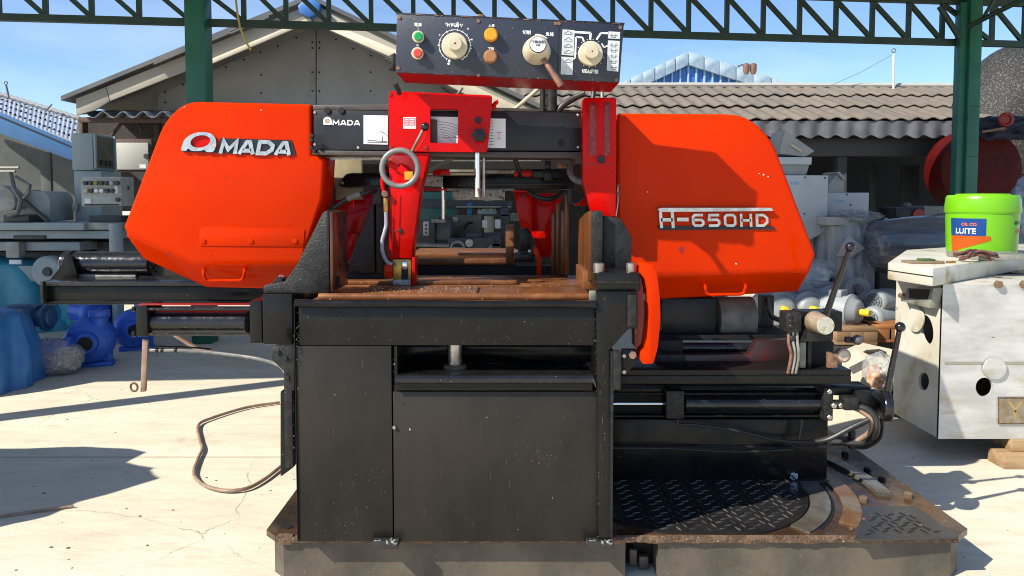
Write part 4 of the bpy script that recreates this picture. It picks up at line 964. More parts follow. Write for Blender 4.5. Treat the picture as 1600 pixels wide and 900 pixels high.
VX = [-230, -150, -70, 10, 82, 153, 226, 303, 387, 452, 518, 583, 648, 710, 773, 835, 895, 955, 1014, 1072, 1131, 1187, 1243, 1299, 1355, 1411, 1463, 1540, 1590, 1640, 1690, 1740]
for i, x in enumerate(VX):
    if x not in (303,): bar('truss_vertical', tpt(x, .032), tpt(x, TH - .032), .042, .035, GREEND, CAN)
    if i + 1 < len(VX): bar('truss_diagonal', tpt(x, TH - .03), tpt(VX[i + 1] - 3, .034), .042, .033, GREEND, CAN)
p = tpt(314)
post = wb('post', (p.x - .06, p.y - .12, 0), (p.x + .115, p.y + .06, 3.35), GREEN, CAN, .004)
p2 = tpt(1505)
wb('post', (p2.x - .085, p2.y - .16, 0), (p2.x + .035, p2.y + .05, 3.35), GREEN, CAN, .004)
wb('post_flange', (p2.x - .16, p2.y - .12, 0), (p2.x - .087, p2.y - .02, 3.3), GREEN, CAN, .003)
for z in (2.25, 1.75): wb('weld_seam', (p2.x - .085, p2.y - .163, z), (p2.x + .035, p2.y - .159, z + .006), GREEND, CAN, 0)
def rod(name, pts, r, m, parent, n=8): return obj(name, tubebm(pts, r, n), m, parent)
rod('knee_brace', [P(1512, 42, 7.3), P(1640, -22, 6.6)], .025, GREEND, CAN); rod('knee_brace', [P(1535, 30, 7.2), P(1560, -12, 7.1)], .018, GREEND, CAN)
rod('knee_brace', [P(1468, 10, 7.5), P(1500, 60, 7.5)], .03, GREEND, CAN)
# front posts stand outside the picture and carry the roof sheet over the parked machines behind
wb('post', (-4.58, 3.53, 0), (-4.44, 3.67, 3.5), GREEN, CAN, .004); wb('post', (5.6, 4.2, 0), (5.74, 4.34, 3.5), GREEN, CAN, .004)
rs = [(-10, 3.0), (6.2, 4.4), (6.2, 8.05), (-10, 6.3)]
obj('roof_sheet', solid([[(x, y, 3.52) for x, y in rs]], (0, 0, .03)), mat('roof_sheet_metal', (.3, .31, .31), .5), CAN)
obj('roof_beam', tubebm([(-10, 3.02, 3.46), (6.2, 4.42, 3.46)], .05, 8), GREEND, CAN)
tb('hanging_wire', [(368, -6, 6.75), (371, 20, 6.72), (376, 45, 6.7), (386, 68, 6.7), (392, 78, 6.7)], 1.6, mat('yellow_wire', (.5, .4, .1), .5), CAN)

# ---------------------------------------------------------------- left gable building
BOARD = mat('grey_cement_board', (.37, .365, .345), .8, col2=(.32, .315, .3), scale=1.3, bump=.04, stain=(.26, .25, .23), st=.58, stscale=1.6)
FASC = mat('fascia_board', (.4, .375, .32), .75, col2=(.35, .33, .28), scale=2)
CREAMB = mat('cream_trim_board', (.72, .66, .52), .6, col2=(.62, .56, .43), scale=3)
DARKIN = mat('dark_timber', (.05, .035, .026), .7, col2=(.03, .022, .018), scale=5)
BROWNW = mat('brown_timber', (.1, .055, .04), .7, col2=(.06, .035, .025), scale=8)
ROOFG = mat('dark_roof_sheet', (.1, .11, .12), .45, col2=(.14, .14, .14), scale=3)
BLUEM = mat('blue_sheet_metal', (.04, .16, .46), .45, col2=(.05, .2, .52), scale=4)
HB = thing('gable_house', (-3, 9, 0), 'grey cement board gable house with a blue ridge cap behind the left cover', 'house')
pr('gable_board', [(247, 147), (493, 40), (493, 240), (247, 240)], 9.0, .06, BOARD, HB, .003)
pr('gable_board', [(495.2, 40), (860, 206), (860, 240), (495.2, 240)], 9.0, .06, BOARD, HB, .003)
for x, ys in ((488, (66, 75, 113, 142)), (499, (66, 75, 113, 142)), (408, (117, 145)), (434, (72,)), (463, (59,)), (579, (113, 142, 87)), (407, (82,)), (258, (144, 160)), (286, (132,)), (353, (105,)), (381, (93,)), (552, (76,)), (525, (62,))):
    for y in ys: bolt(x, y, 1.6, 8.998, HB, PIT, 'screw', h=.3)
pr('fascia_board', [(119, 154), (165, 136), (171, 158), (148, 172), (119, 180)], 8.46, .03, FASC, HB, .002)
pr('fascia_board', [(166, 135.5), (300, 82), (487, 6), (487, 31), (300, 107), (172, 157.5)], 8.46, .03, FASC, HB, .002)
pr('fascia_board', [(489, 6), (640, 78), (880, 192), (880, 222), (640, 106), (489, 32)], 8.46, .03, FASC, HB, .002)
pr('cream_trim', [(290, 106), (330, 92), (484, 27), (487, 33), (332, 99)], 8.43, .03, CREAMB, HB, .002)
pr('cream_trim', [(511, 45), (521, 38), (640, 86), (880, 200), (880, 226), (640, 102)], 8.43, .03, CREAMB, HB, .002)
a, b, c_ = P(95, 157, 8.4), P(484, -2, 8.4), P(900, 196, 8.4)
for q0, q1 in ((a, b), (b, c_)):
    nrm = Vector((0, 0, .05)); obj('roof_slope', solid([[q0, q1, q1 + nrm, q0 + nrm]], (0, 5.5, 0)), ROOFG, HB)
pr('ridge_cap', [(465, 9), (482, -6), (500, 6), (498, 20), (483, 27), (468, 20)], 8.36, .5, BLUEM, HB, .006)
for k in range(3): pr('sheet_lap', [(240 + k * 60, 98 - k * 24), (300 + k * 60, 73 - k * 24.5), (300 + k * 60, 76 - k * 24.5), (240 + k * 60, 101 - k * 24)], 8.38, .06, ROOFG, HB, 0)
bx('corner_post', 122, 190, 132, 300, 8.7, .12, BROWNW, HB, .003); bx('corner_post', 240, 190, 250, 300, 8.9, .1, BROWNW, HB, .003)
bx('awning_beam', 122, 183, 420, 191, 8.6, .08, BROWNW, HB, .003)
rod('wall_brace', [P(172, 216, 8.9), P(190, 192, 8.9)], .02, BROWNW, HB); rod('wall_brace', [P(222, 205, 8.9), P(215, 192, 8.9)], .02, BROWNW, HB)
wb('back_wall', (-6.2, 12, 0), (1.2, 12.1, 2.6), DARKIN, HB, 0)
pr('side_wall', [(122, 191), (262, 191), (262, 330), (122, 330)], 9.4, .05, DARKIN, HB, 0)
wv = P(0, 183, 8.5).z; bz = P(0, 169, 9.0).z
aw0, aw1 = P(118, 0, 8.5).x, P(420, 0, 8.5).x
obj('awning_sheet', cloth_sheet(lambda u, v: Vector((aw0 + (aw1 - aw0) * u, 8.48 + .7 * v, wv + .03 + .1 * v + .034 * math.sin(u * 2 * math.pi * 9.7))), 120, 2, .008), mat('bluegrey_awning', (.16, .18, .22), .45, col2=(.22, .24, .28), scale=6), HB, 60)

# ---------------------------------------------------------------- far-left shed with the blue fascia
SH_ = thing('metal_shed', (-6, 8, 0), 'low shed at the left edge with pale metal roof and blue fascia', 'shed')
SHR = mat('pale_metal_roof', (.6, .65, .7), .35, .2, col2=(.48, .53, .6), scale=3, stretch=(1, .3, 1))
q = [P(-160, 102, 10), P(126, 190, 10), P(121, 224, 8.4), P(-160, 112, 8.4)]
obj('metal_roof', cloth_sheet(lambda u, v: q[3].lerp(q[2], u).lerp(q[0].lerp(q[1], u), v) + Vector((0, 0, .0035 * math.sin(u * 2 * math.pi * 44))), 352, 1, .012), SHR, SH_, 70)
ridge = [q[0].lerp(q[1], k / 60) + Vector((0, 0, .03 + (.012 if k % 2 else 0))) for k in range(61)]
rod('ridge_roll', ridge, .032, mat('ridge_tiles', (.3, .3, .31), .6), SH_, 8)
for r in range(3):
    for k in range(26):
        pp = q[3].lerp(q[2], .3 + k * .027).lerp(q[0].lerp(q[1], .3 + k * .027), .16 + r * .31); bolt_at(pp + Vector((0, 0, .01)), .013, SH_, PIT, 'roof_screw', 'z', .8)
pr('blue_fascia', [(-160, 108), (113, 224), (113, 251), (-160, 148)], 8.35, .04, mat('blue_fascia_paint', (.05, .15, .34), .4, col2=(.06, .18, .4), scale=2), SH_, .003)
pr('fascia_lip', [(-160, 113.5), (113, 229), (113, 231), (-160, 116)], 8.34, .008, PIT, SH_, 0)
SHW = mat('shed_dark_wall', (.075, .085, .08), .7, col2=(.055, .06, .058), scale=2)
wb('back_wall', (-12, 10.6, 0), (P(119, 300, 10.6).x, 10.7, 2.3), SHW, SH_, 0); bx('wall_panel', 62, 238, 84, 420, 9.6, .05, SHW, SH_, .003)
rod('wall_conduit', [P(-10, 262, 10.4), P(30, 262, 10.4)], .02, GREYHOSE, SH_); rod('wall_conduit', [P(-10, 268, 10.4), P(24, 268, 10.4)], .02, GREYHOSE, SH_)
lr = thing('lightning_rod', P(14, 153, 9.5), 'thin lightning rod with a ring on top of the left shed roof', 'lightning rod')
rod('rod_shaft', [P(14, 153, 9.5), P(9.5, 133, 9.5)], .012, GREYHOSE, lr); obj('rod_ring', tubebm(ring_pts(P(9.3, 129.5, 9.5), (0, 1, 0), .02, 14), .006, 6, closed=True), GREYHOSE, lr)
tag(rod('antenna_stub', [P(71, 174, 9.9), P(81, 163, 9.9)], .01, GREYHOSE, None), 'short slanted metal stub on the shed ridge beside the gable house', 'antenna')

# ---------------------------------------------------------------- right building with the tiled roof
TB_ = thing('tiled_shed', (4, 9.5, 0), 'open-fronted dark shed with a beige corrugated tile roof on the right', 'shed')
TILE = [mat('roof_tile_%s' % n, c1, .85, col2=c2, scale=5, bump=.1, bscale=30, stain=(.2, .17, .14), st=.6, stscale=4) for n, c1, c2 in (('warm', (.19, .16, .125), (.155, .13, .105)), ('grey', (.175, .15, .12), (.145, .125, .1)), ('pale', (.2, .17, .135), (.17, .145, .115)))]
e0, r0 = P(1200, 190, 9.0), P(1200, 138, 11.4)
PITCHW, NW = .195, 3
slope = Vector((0, r0.y - e0.y, r0.z - e0.z)); rowl = slope.length / 3; sv = slope.normalized(); nv = Vector((0, -sv.z, sv.y))
def tile_mesh(m):
    L_ = rowl + .12; nu = NW * 8
    bm = cloth_sheet(lambda u, v: Vector((u * PITCHW * (NW + .25), 0, 0)) + sv * (v * L_) + nv * (.0145 * math.sin(2 * math.pi * u * (NW + .25)) + .028 * (1 - v)), nu, 1, .009)
    o = obj('roof_tile', bm, m, None, 70); me = o.data; c = o.location.copy(); bpy.data.objects.remove(o); return me, c
TM = [tile_mesh(m) for m in TILE]
rr = random.Random(4); xs = -.4
for r in range(3):
    for k in range(16):
        me, c = TM[rr.randrange(3)]
        o = bpy.data.objects.new('roof_tile', me); C.objects.link(o); o.parent = TB_
        pos = Vector((xs + k * PITCHW * NW + 0, e0.y, e0.z)) + sv * (rowl * r) + nv * (r * .004 + (k % 2) * .004)
        o.location = pos + c - wpos(TB_) + Vector((0, 0, rr.uniform(-.004, .004)))
xe = xs + 16 * PITCHW * NW
rod('ridge_tile', [Vector((xs, r0.y, r0.z + .035)), Vector((xs + 3, r0.y, r0.z + .05)), Vector((xe, r0.y, r0.z + .03))], .04, mat('pale_ridge', (.45, .43, .38), .8), TB_)
obj('eave_sheet', cloth_sheet(lambda u, v: Vector((xs + (xe - xs) * u, e0.y + .03 - .02 * v, e0.z + .01 - .19 * (1 - v) + .0 * v)) + Vector((0, .011 * math.sin(2 * math.pi * u * (xe - xs) / .215), .022 * (1 - v) * math.sin(2 * math.pi * u * (xe - xs) / .215))), 280, 2, .006), mat('bluish_eave_sheet', (.17, .175, .205), .5, col2=(.12, .125, .15), scale=4), TB_, 60)
SHB = mat('shed_steel', (.06, .06, .058), .55)
wb('lintel_beam', (xs, 9.25, 1.86), (xe, 9.4, 2.08), SHB, TB_, .004)
wb('back_wall', (xs, 13, 0), (xe, 13.1, 2.8), mat('shed_back_wall', (.03, .03, .03), .8), TB_, 0)
for x in (xs + .05, 4.1, 6.6, xe - .2): wb('shed_column', (x, 9.3, 0), (x + .12, 9.42, 1.86), SHB, TB_, .003)
for x, w_ in ((5.15, .09), (5.6, .25)): wb('door_leaf', (x, 10.6, 0), (x + w_, 10.64, 1.8), SHB, TB_, .002)
obj('roof_deck', solid([[Vector((xs, e0.y + .1, e0.z - .06)), Vector((xe, e0.y + .1, e0.z - .06)), Vector((xe, r0.y, r0.z - .06)), Vector((xs, r0.y, r0.z - .06))]], (0, 0, -.02)), SHB, TB_)
obj('rear_slope', solid([[Vector((xs, 13.6, 2.2)), Vector((xe, 13.6, 2.2)), Vector((xe, r0.y + .02, r0.z - .03)), Vector((xs, r0.y + .02, r0.z - .03))]], (0, 0, -.02)), SHB, TB_)
mp_ = thing('roof_mast', P(1396, 142, 11.3), 'thin white mast with a ring top on the beige tiled roof ridge', 'mast')
rod('mast_pole', [P(1396, 146, 11.3), P(1396.5, 84, 11.3)], .018, WHITEP, mp_); obj('mast_ring', tubebm(ring_pts(P(1396.5, 79, 11.3), (0, 1, 0), .03, 14), .008, 6, closed=True), GREYHOSE, mp_)
rod('guy_wire', [P(1395, 85, 11.3), P(1345, 113, 11.3), P(1290, 137, 11.3)], .004, GREYHOSE, mp_, 5)

# far gable of blue sheet beyond
FB = thing('blue_warehouse', (7, 24, 0), 'distant blue sheet warehouse gable with pale weathered verge above the tiled roof', 'warehouse')
VERGE = mat('weathered_verge', (.4, .5, .58), .6, col2=(.24, .34, .44), scale=2.5, stain=(.18, .22, .26), st=.56, stscale=1.6)
xw = [968, 985, 1005, 1023, 1040, 1055, 1075]
def vy(x): return 80 + (1076 - x) * .47 if x < 1076 else 80 + (x - 1076) * .315
for xx in (xw, [1077, 1100, 1125, 1150, 1178, 1205, 1240]):
    for i, (a, b) in enumerate(zip(xx, xx[1:])): pr('verge_panel', [(a + .3, vy(a)), (b - .3, vy(b)), (b - .3, vy(b) + 21), (a + .3, vy(a) + 21)], 23.8 + (i % 2) * .02, .15, VERGE, FB, .002)
for i in range(16):
    x = 1000 + i * 12.6; y0 = vy(x + 6) + 17
    if y0 < 150: pr('wall_sheet', [(x, vy(x) + 18), (x + 12, vy(x + 12) + 18), (x + 12, 175), (x, 175)], 24 + (i % 2) * .02, .06, BLUEM, FB, .01); bx('wall_rib', x - .9, max(vy(x) + 18, 100), x + .9, 175, 23.93, .1, mat('pale_blue_rib', (.3, .42, .58), .5), FB, .01)
VT = thing('roof_vent', P(1172, 108, 23), 'pair of coppery roof vents on the right slope of the far blue gable', 'vent')
for x in (1166, 1177): obj('vent_cowl', lathe([(0, .06), (.1, .1), (.3, .1), (.34, .05)], P(x, 116, 23), (0, 0, 1), 12), mat('coppery_vent', (.2, .1, .07), .5), VT)
rod('vent_pipe', [P(1152, 104, 23), P(1160, 101, 23), P(1168, 104, 23)], .03, GREYHOSE, VT)

# ================================================================ LEFT BACKGROUND
BG = mat('bluegrey_machine', (.28, .34, .35), .5, col2=(.37, .41, .41), scale=3, speck=(.1, .08, .06), sp=.73, spscale=40, stain=(.13, .12, .1), st=.62, stscale=3)
BGD = mat('dark_machine', (.028, .031, .03), .5, col2=(.045, .048, .046), scale=6)
WORN = mat('worn_offwhite', (.42, .42, .38), .55, col2=(.3, .29, .25), scale=8)
SG = thing('surface_grinder', (-5.4, 7.2, 0), 'blue-grey surface grinder with a long table standing inside the left shed', 'grinding machine')
bx('work_table', -160, 348, 131, 360, 7.0, .5, BG, SG, .008); bx('table_end', 130, 348, 184, 359, 7.05, .3, WORN, SG, .006)
bx('saddle', -160, 360.5, 190, 373, 7.1, .6, BG, SG, .008); bx('saddle_trim', 20, 368, 70, 374, 7.08, .05, BGD, SG, .005)
bx('machine_bed', -160, 378, 125, 392, 7.2, .6, BG, SG, .01); bx('bed_end', 8, 378, 30, 403, 7.1, .1, WORN, SG, .01)
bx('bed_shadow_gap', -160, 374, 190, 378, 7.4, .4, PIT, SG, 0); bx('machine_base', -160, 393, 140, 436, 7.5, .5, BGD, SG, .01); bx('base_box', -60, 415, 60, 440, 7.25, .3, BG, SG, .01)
obj('drain_wheel', lathe([(0, .13), (.02, .15), (.1, .15)], P(72, 425, 6.95), (0, 1, 0), 28), BG, SG); obj('wheel_hub', lathe([(0, .04), (.02, .045)], P(72, 425, 6.93), (0, 1, 0), 16), BGD, SG)
bx('label_plate', 14, 406, 33, 413, 7.07, .02, WHITEP, SG, .002)
pr('wheel_guard', fillet([(-40, 292), (5, 289), (22, 303), (23, 327), (10, 329), (-40, 329)], 8, 4), 7.1, .15, WORN, SG, .01)
pr('wheel_head', fillet([(32, 346), (32, 300), (70, 298), (78, 312), (78, 346)], {1: 14, 2: 14, 3: 6}, 4), 7.3, .4, BG, SG, .015)
bx('magnetic_chuck', 5, 336, 45, 347, 7.05, .25, BGD, SG, .006)
rod('lamp_arm', [P(16, 270, 7.1), P(22, 295, 7.05), P(33, 312, 7.0), P(28, 332, 7.0), P(12, 338, 7.0)], .022, GREYHOSE, SG); rod('lamp_arm', [P(24, 276, 7.0), P(47, 290, 7.0), P(44, 302, 7.0), P(33, 314, 7.0)], .018, GREYHOSE, SG)
rod('guard_strut', [P(34, 310, 7.0), P(75, 345, 7.0)], .02, BGD, SG)
EC = thing('electrical_cabinet', P(140, 345, 7.6), 'tall pale blue-grey switch cabinet with its door open by the gable house', 'cabinet')
EC.location.z = 0
CABM = mat('bluegrey_cabinet', (.34, .42, .43), .5, col2=(.29, .36, .37), scale=2, stain=(.07, .08, .08), st=.66, stscale=7)
bx('upper_case', 111, 208, 146, 266, 7.5, .4, CABM, EC, .008); bx('lower_case', 115, 267, 160, 348, 7.55, .4, CABM, EC, .008); bx('case_leg', 116, 348, 158, 440, 7.7, .2, BGD, EC, .006)
xr = P(146, 230, 7.5).x
dr = wb('open_side', (xr + .001, 7.53, P(0, 262, 7.6).z), (xr + .004, 7.87, P(0, 213, 7.6).z), mat('cabinet_inner', (.16, .15, .11), .6, col2=(.1, .095, .07), scale=9), EC, 0)
wb('side_frame', (xr + .001, 7.50, P(0, 264, 7.6).z), (xr + .02, 7.528, P(0, 210, 7.6).z), CABM, EC, .002); wb('side_frame', (xr + .001, 7.872, P(0, 264, 7.6).z), (xr + .02, 7.899, P(0, 210, 7.6).z), CABM, EC, .002)
for k in range(3): wb('relay', (xr + .0045, 7.6 + k * .08, P(0, 258, 7.6).z), (xr + .03, 7.65 + k * .08, P(0, 250, 7.6).z), BGD, dr, .003)
bx('wall_hook', 112, 318, 120, 330, 7.5, .03, WORN, EC, .004)
CP = thing('control_pedestal', P(170, 445, 6.7), 'grey push-button pedestal on a round post left of the orange cover', 'control box')
CP.location.z = 0
GREYB = mat('grey_control_box', (.44, .45, .42), .5, col2=(.36, .37, .35), scale=9)
cb = bx('control_case', 126, 276, 191, 322, 6.7, .22, GREYB, CP, .006); bx('button_plate', 127, 278, 189, 303, 6.694, .008, WORN, cb, .002); bx('lower_plate', 129, 305, 190, 321, 6.692, .008, GREYB, cb, .002)
KN = [BGD, BGD, mat('olive_knob', (.25, .24, .02), .4), BGD, BGD, GREYB, BGD]
for k in range(7): cy('panel_knob', 132 + k * 8.2, 286, 3.2, 6.66, .04, KN[k], cb)
for k in range(6): cy('panel_button', 133 + k * 8.2, 298, 3.2, 6.665, .03, (CREAM, BGD, WHITEP, WHITEP, BGD, BGD)[k], cb)
bx('rating_plate', 179, 291, 184, 302, 6.688, .004, WHITEP, cb, .001); bx('switch', 132, 310, 142, 318, 6.68, .02, WHITEP, cb, .003); cy('key_switch', 183, 312, 3.4, 6.67, .03, BGD, cb); bx('plate_slot', 132, 319, 186, 321, 6.69, .003, PIT, cb, 0)
bx('side_slot', 199, 290, 202, 297, 6.69, .003, PIT, cb, 0)
obj('post', lathe([(0, .05), (.62, .05), (.63, .058), (1.1, .058)], Vector((P(171, 0, 6.8).x, 6.8, 0)), (0, 0, 1), 20), BG, CP); obj('post_foot', lathe([(0, .16), (.03, .16)], Vector((P(171, 0, 6.8).x, 6.8, 0)), (0, 0, 1), 24), BG, CP)
WC = thing('wall_cabinet', P(205, 265, 8.5), 'off-white wall cabinet in a brown frame beside the orange cover', 'cabinet')
bx('cabinet_frame', 174, 217, 238, 268, 8.3, .2, BROWNW, WC, .006); bx('cabinet_door', 179, 223, 232, 265, 8.28, .02, mat('offwhite_door', (.46, .45, .42), .5), WC, .004); cy('door_latch', 228, 244, 4, 8.27, .01, BGD, WC); bx('door_label', 218, 257, 228, 263, 8.278, .002, WHITEP, WC, 0)
SB = thing('steel_shelf', P(165, 360, 7.0), 'small shelf of boxes behind the control pedestal post', 'shelf'); SB.location.z = 0
bx('shelf_frame', 139, 337, 190, 352, 7.2, .2, BGD, SB, .004); bx('carton', 141, 351, 186, 358, 7.15, .2, WORN, SB, .003); bx('shelf_stand', 150, 360, 250, 440, 7.4, .1, BGD, SB, .004)

# blue pumps
BLUE = mat('pump_blue_paint', (.02, .105, .52), .42, col2=(.03, .13, .58), scale=6, bump=.1)
def make_pump(lab):
    t = thing('water_pump', (0, 0, 0), lab, 'pump', 'blue pumps standing on the concrete at left')
    bd = obj('volute', lathe([(-.10, .07), (-.098, .075), (-.06, .08), (-.055, .13), (-.02, .16), (.05, .165), (.09, .14), (.1, .1)], (0, 0, .18), (0, 1, 0), 32), BLUE, t, 50)
    obj('suction_hole', lathe([(-.1015, .048), (-.095, .048)], (0, 0, .18), (0, 1, 0), 24), PIT, bd); obj('suction_rim', tubebm(ring_pts((0, -.098, .18), (0, 1, 0), .06, 28), .012, 8, closed=True), BLUE, bd)
    obj('outlet', lathe([(.1, .05), (.17, .05), (.18, .07), (.215, .07), (.217, .066)], (.07, 0, .18), (0, 0, 1), 24), BLUE, t)
    m = obj('motor', lathe([(.1, .1), (.34, .1), (.35, .08)], (0, 0, .18), (0, 1, 0), 24), BLUE, t)
    for k in range(14):
        a = 2 * math.pi * k / 14; obj('cooling_fin', wbm((-.004, .12, .098), (.004, .33, .118)), BLUE, m).matrix_basis = Matrix.Translation((0, .225 - wpos(m).y, .18 - wpos(m).z)) @ Matrix.Rotation(a, 4, 'Y') @ Matrix.Translation((0, 0, .108))
    wb('foot', (-.12, -.02, 0), (.15, .08, .03), BLUE, t, .004); wb('foot_web', (.10, -.01, .03), (.14, .06, .12), BLUE, t, .004)
    for k in range(6): a = 2 * math.pi * k / 6 + .3; bolt_at((.125 * math.cos(a), -.052, .18 + .125 * math.sin(a)), .012, bd, BLUE, 'bolt', 'y', .8)
    return t
p1 = make_pump('nearest blue pump with an open round inlet beside the wrapped motor')
g = G(140, 573); p1.location = g; p1.rotation_euler.z = R(16); p1.scale = (1.12,) * 3
g = G(202, 551); dup(p1, g + Vector((0, .1, 0)), R(26), 1.05, 'blue pump nearest the hydraulic cylinder, further back than the one beside the wrapped motor')
g = G(128, 545); dup(p1, g + Vector((-.02, .3, .1)), R(60), .95, 'blue pump half hidden behind the nearest pump, its outlet flange pointing up')
DKP = mat('teal_blue_paint', (.02, .07, .15), .45, col2=(.03, .09, .19), scale=6)
GM = thing('gear_motor', G(48, 545), 'dark teal-blue geared motor lying on the turquoise tarp at left', 'motor')
obj('gear_case', lathe([(0, .09), (.02, .12), (.12, .12), (.15, .08)], P(30, 507, 5.6), (0, 0, 1), 24), DKP, GM); cx('motor_body', 36, 83, 496, 15, 5.65, DKP, GM, 24, .01); bx('terminal_box', 20, 478, 56, 487, 5.6, .12, DKP, GM, .01)
obj('motor_flange', lathe([(0, .105), (.02, .105)], P(72, 496, 5.65), (1, 0, 0), 24), DKP, GM)
PLAST = mat('clear_wrap', (.62, .62, .6), .16, col2=(.45, .45, .44), scale=7, alpha=.38, bump=.6, bscale=9)
g = G(78, 585)
WM = thing('wrapped_motor', g, 'blue motor in crumpled clear plastic lying left of the nearest pump', 'motor')
obj('motor_body', lathe([(-.17, .09), (-.16, .11), (.1, .11), (.11, .13), (.16, .13), (.17, .1)], g + Vector((-.03, .05, .14)), (1, .25, 0), 24), BLUE, WM)
for k in range(7): obj('fin_ring', lathe([(0, .118), (.008, .118)], g + Vector((-.16 + k * .035, .05 - .03 + k * .009, .14)), (1, .25, 0), 20), BLUE, WM)
obj('plastic_wrap', blob(g + Vector((0, .03, .12)), (.23, .15, .15), .14, 1.8, 3, 5, .004, .12), PLAST, WM, 60)
obj('wrap_bunch', blob(g + Vector((.13, .0, .12)), (.10, .11, .10), .16, 2.6, 9, 5, .004, .2), mat('bunched_plastic', (.8, .77, .68), .2, col2=(.6, .56, .46), scale=14, bump=.8, bscale=30, alpha=.55), WM, 60)
TARP = mat('blue_tarpaulin', (.03, .15, .42), .25, col2=(.05, .21, .48), scale=4, bump=.35, bscale=12, stain=(.3, .38, .5), st=.66, stscale=8)
TEAL = mat('turquoise_tarpaulin', (.02, .2, .3), .4, col2=(.03, .26, .37), scale=4, bump=.3, bscale=9)
g = G(10, 620)
tag(obj('blue_tarp', drape(g + Vector((-.54, .28, 0)), .40, .36, .56, 6, .16, 5, 2.4, flare=.3), TARP, None, 85), 'bright blue tarpaulin over a crate at the left edge', 'tarp')
tag(obj('turquoise_tarp', drape(G(10, 520) + Vector((-.45, .5, 0)), .85, .5, .78, 10, .16, 2), TEAL, None, 85), 'turquoise tarpaulin heaped under the blue-grey grinder at left', 'tarp')
tag(obj('turquoise_tarp', blob(G(104, 520) + Vector((0, .3, .22)), (.2, .25, .28), .12, 1.5, 12, 5, .0, .1), mat('light_turquoise', (.04, .28, .38), .4, col2=(.06, .36, .46), scale=5, bump=.2), None, 70), 'pale turquoise wrapped drum behind the nearest blue pump', 'tarp')
SCR = thing('scrap_frame', G(150, 510), 'dark folding frame of thin bars behind the blue pumps', 'frame')
for a, b in (((118, 485), (176, 470)), ((128, 510), (160, 470)), ((150, 500), (168, 478)), ((160, 520), (166, 480)), ((120, 500), (178, 486))): rod('frame_bar', [P(*a, 6.9), P(*b, 6.9)], .014, BGD, SCR)
bx('frame_seat', 120, 478, 170, 496, 6.95, .05, BGD, SCR, .01); bx('frame_post', 174, 480, 186, 515, 6.8, .1, BGD, SCR, .01)
SHM = mat('weathered_sheet', (.26, .27, .28), .6, col2=(.2, .2, .2), scale=3, bump=.3, bscale=8)
tag(obj('covered_machine', blob((-3.68, 2.75, .72), (.92, .55, .8), .16, 1.7, 21, 4, .0, .1), SHM, None, 25), 'grey sheeted machine parked beyond the left edge of the view', 'covered machine')  # unseen lump, added to throw the big shadow on the left floor
rp_ = [G(437, 632), G(385, 640), G(330, 657), G(310, 668), G(312, 690), G(316, 705), G(309, 722), G(303, 745), G(318, 762), G(350, 771), G(385, 768), G(415, 752), G(445, 728)]
tag(obj('floor_cable', tubebm([v + Vector((0, 0, .014)) for v in smooth(rp_, 7)], .0085, 10), COBBLE, None), 'brown power cable looping across the concrete left of the saw', 'cable')
tag(rod('floor_rod', [G(-40, 815) + Vector((0, 0, .008)), G(115, 793.5) + Vector((0, 0, .008))], .006, COBBLE, None), 'thin brown rod lying on the concrete at the left edge', 'rod')  # laid in place of a thin line shadow on the floor

# ================================================================ BEHIND THE SAW, SEEN THROUGH IT
LT = thing('lathe', (-.1, 6.2, 0), 'dark oily lathe seen through the opening of the saw', 'lathe')
YLt = 6.2
bx('headstock', 640, 346, 680, 385, YLt, .4, BGD, LT, .01); bx('switch_plate', 661, 346, 670, 368, YLt - .02, .02, WORN, LT, .003)
for y in (352, 358, 364): cy('switch_button', 665.5, y, 1.8, YLt - .03, .02, BGD, LT)
obj('chuck', lathe([(0, .12), (.02, .155), (.12, .155), (.13, .12)], P(684, 364, YLt + .1), (1, 0, 0), 28), BGD, LT); cx('chuck_neck', 676, 686, 364, 16, YLt + .1, BGD, LT)
bx('splash_guard', 690, 336, 752, 376, YLt + .35, .02, mat('olive_guard', (.12, .11, .065), .5, col2=(.08, .07, .04), scale=7), LT, .004); bx('guard_label', 704, 339, 715, 346, YLt + .345, .004, WORN, LT, .001)
rod('coolant_pipe', [P(724, 357, YLt + .3), P(732, 348, YLt + .3), P(739, 348, YLt + .3)], .012, PIT, LT)
bx('lathe_bed', 640, 377, 782, 386, YLt + .05, .3, BGD, LT, .006); bx('bed_base', 640, 386, 790, 440, YLt + .1, .3, PIT, LT, 0)
obj('apron_wheel', tubebm(ring_pts(P(715, 388, YLt - .1), (0, 1, 0), .055, 28), .012, 8, closed=True), GREYHOSE, LT); bx('wheel_arm', 705, 386, 725, 389, YLt - .1, .012, GREYHOSE, LT, .003); bx('apron', 700, 372, 770, 397, YLt - .06, .05, BGD, LT, .006)
bx('tool_post', 728, 365, 752, 375, YLt, .1, BGD, LT, .006); cy('dial_wheel', 733, 380, 6, YLt - .12, .05, WORN, LT); cy('dial_wheel', 733, 391, 3.4, YLt - .12, .05, WORN, LT)
cx('tailstock', 756, 782, 372, 9, YLt + .1, BGD, LT); bx('tail_base', 752, 380, 782, 392, YLt + .05, .2, BGD, LT, .006); rod('feed_screw', [P(642, 382, YLt - .08), P(702, 384, YLt - .08)], .016, GREYHOSE, LT); rod('apron_lever', [P(758, 394, YLt - .1), P(768, 384, YLt - .1)], .012, GREYHOSE, LT)
SF = thing('steel_rack', (0, 7, 0), 'dark steel rack behind the lathe holding cans and boxes', 'rack')
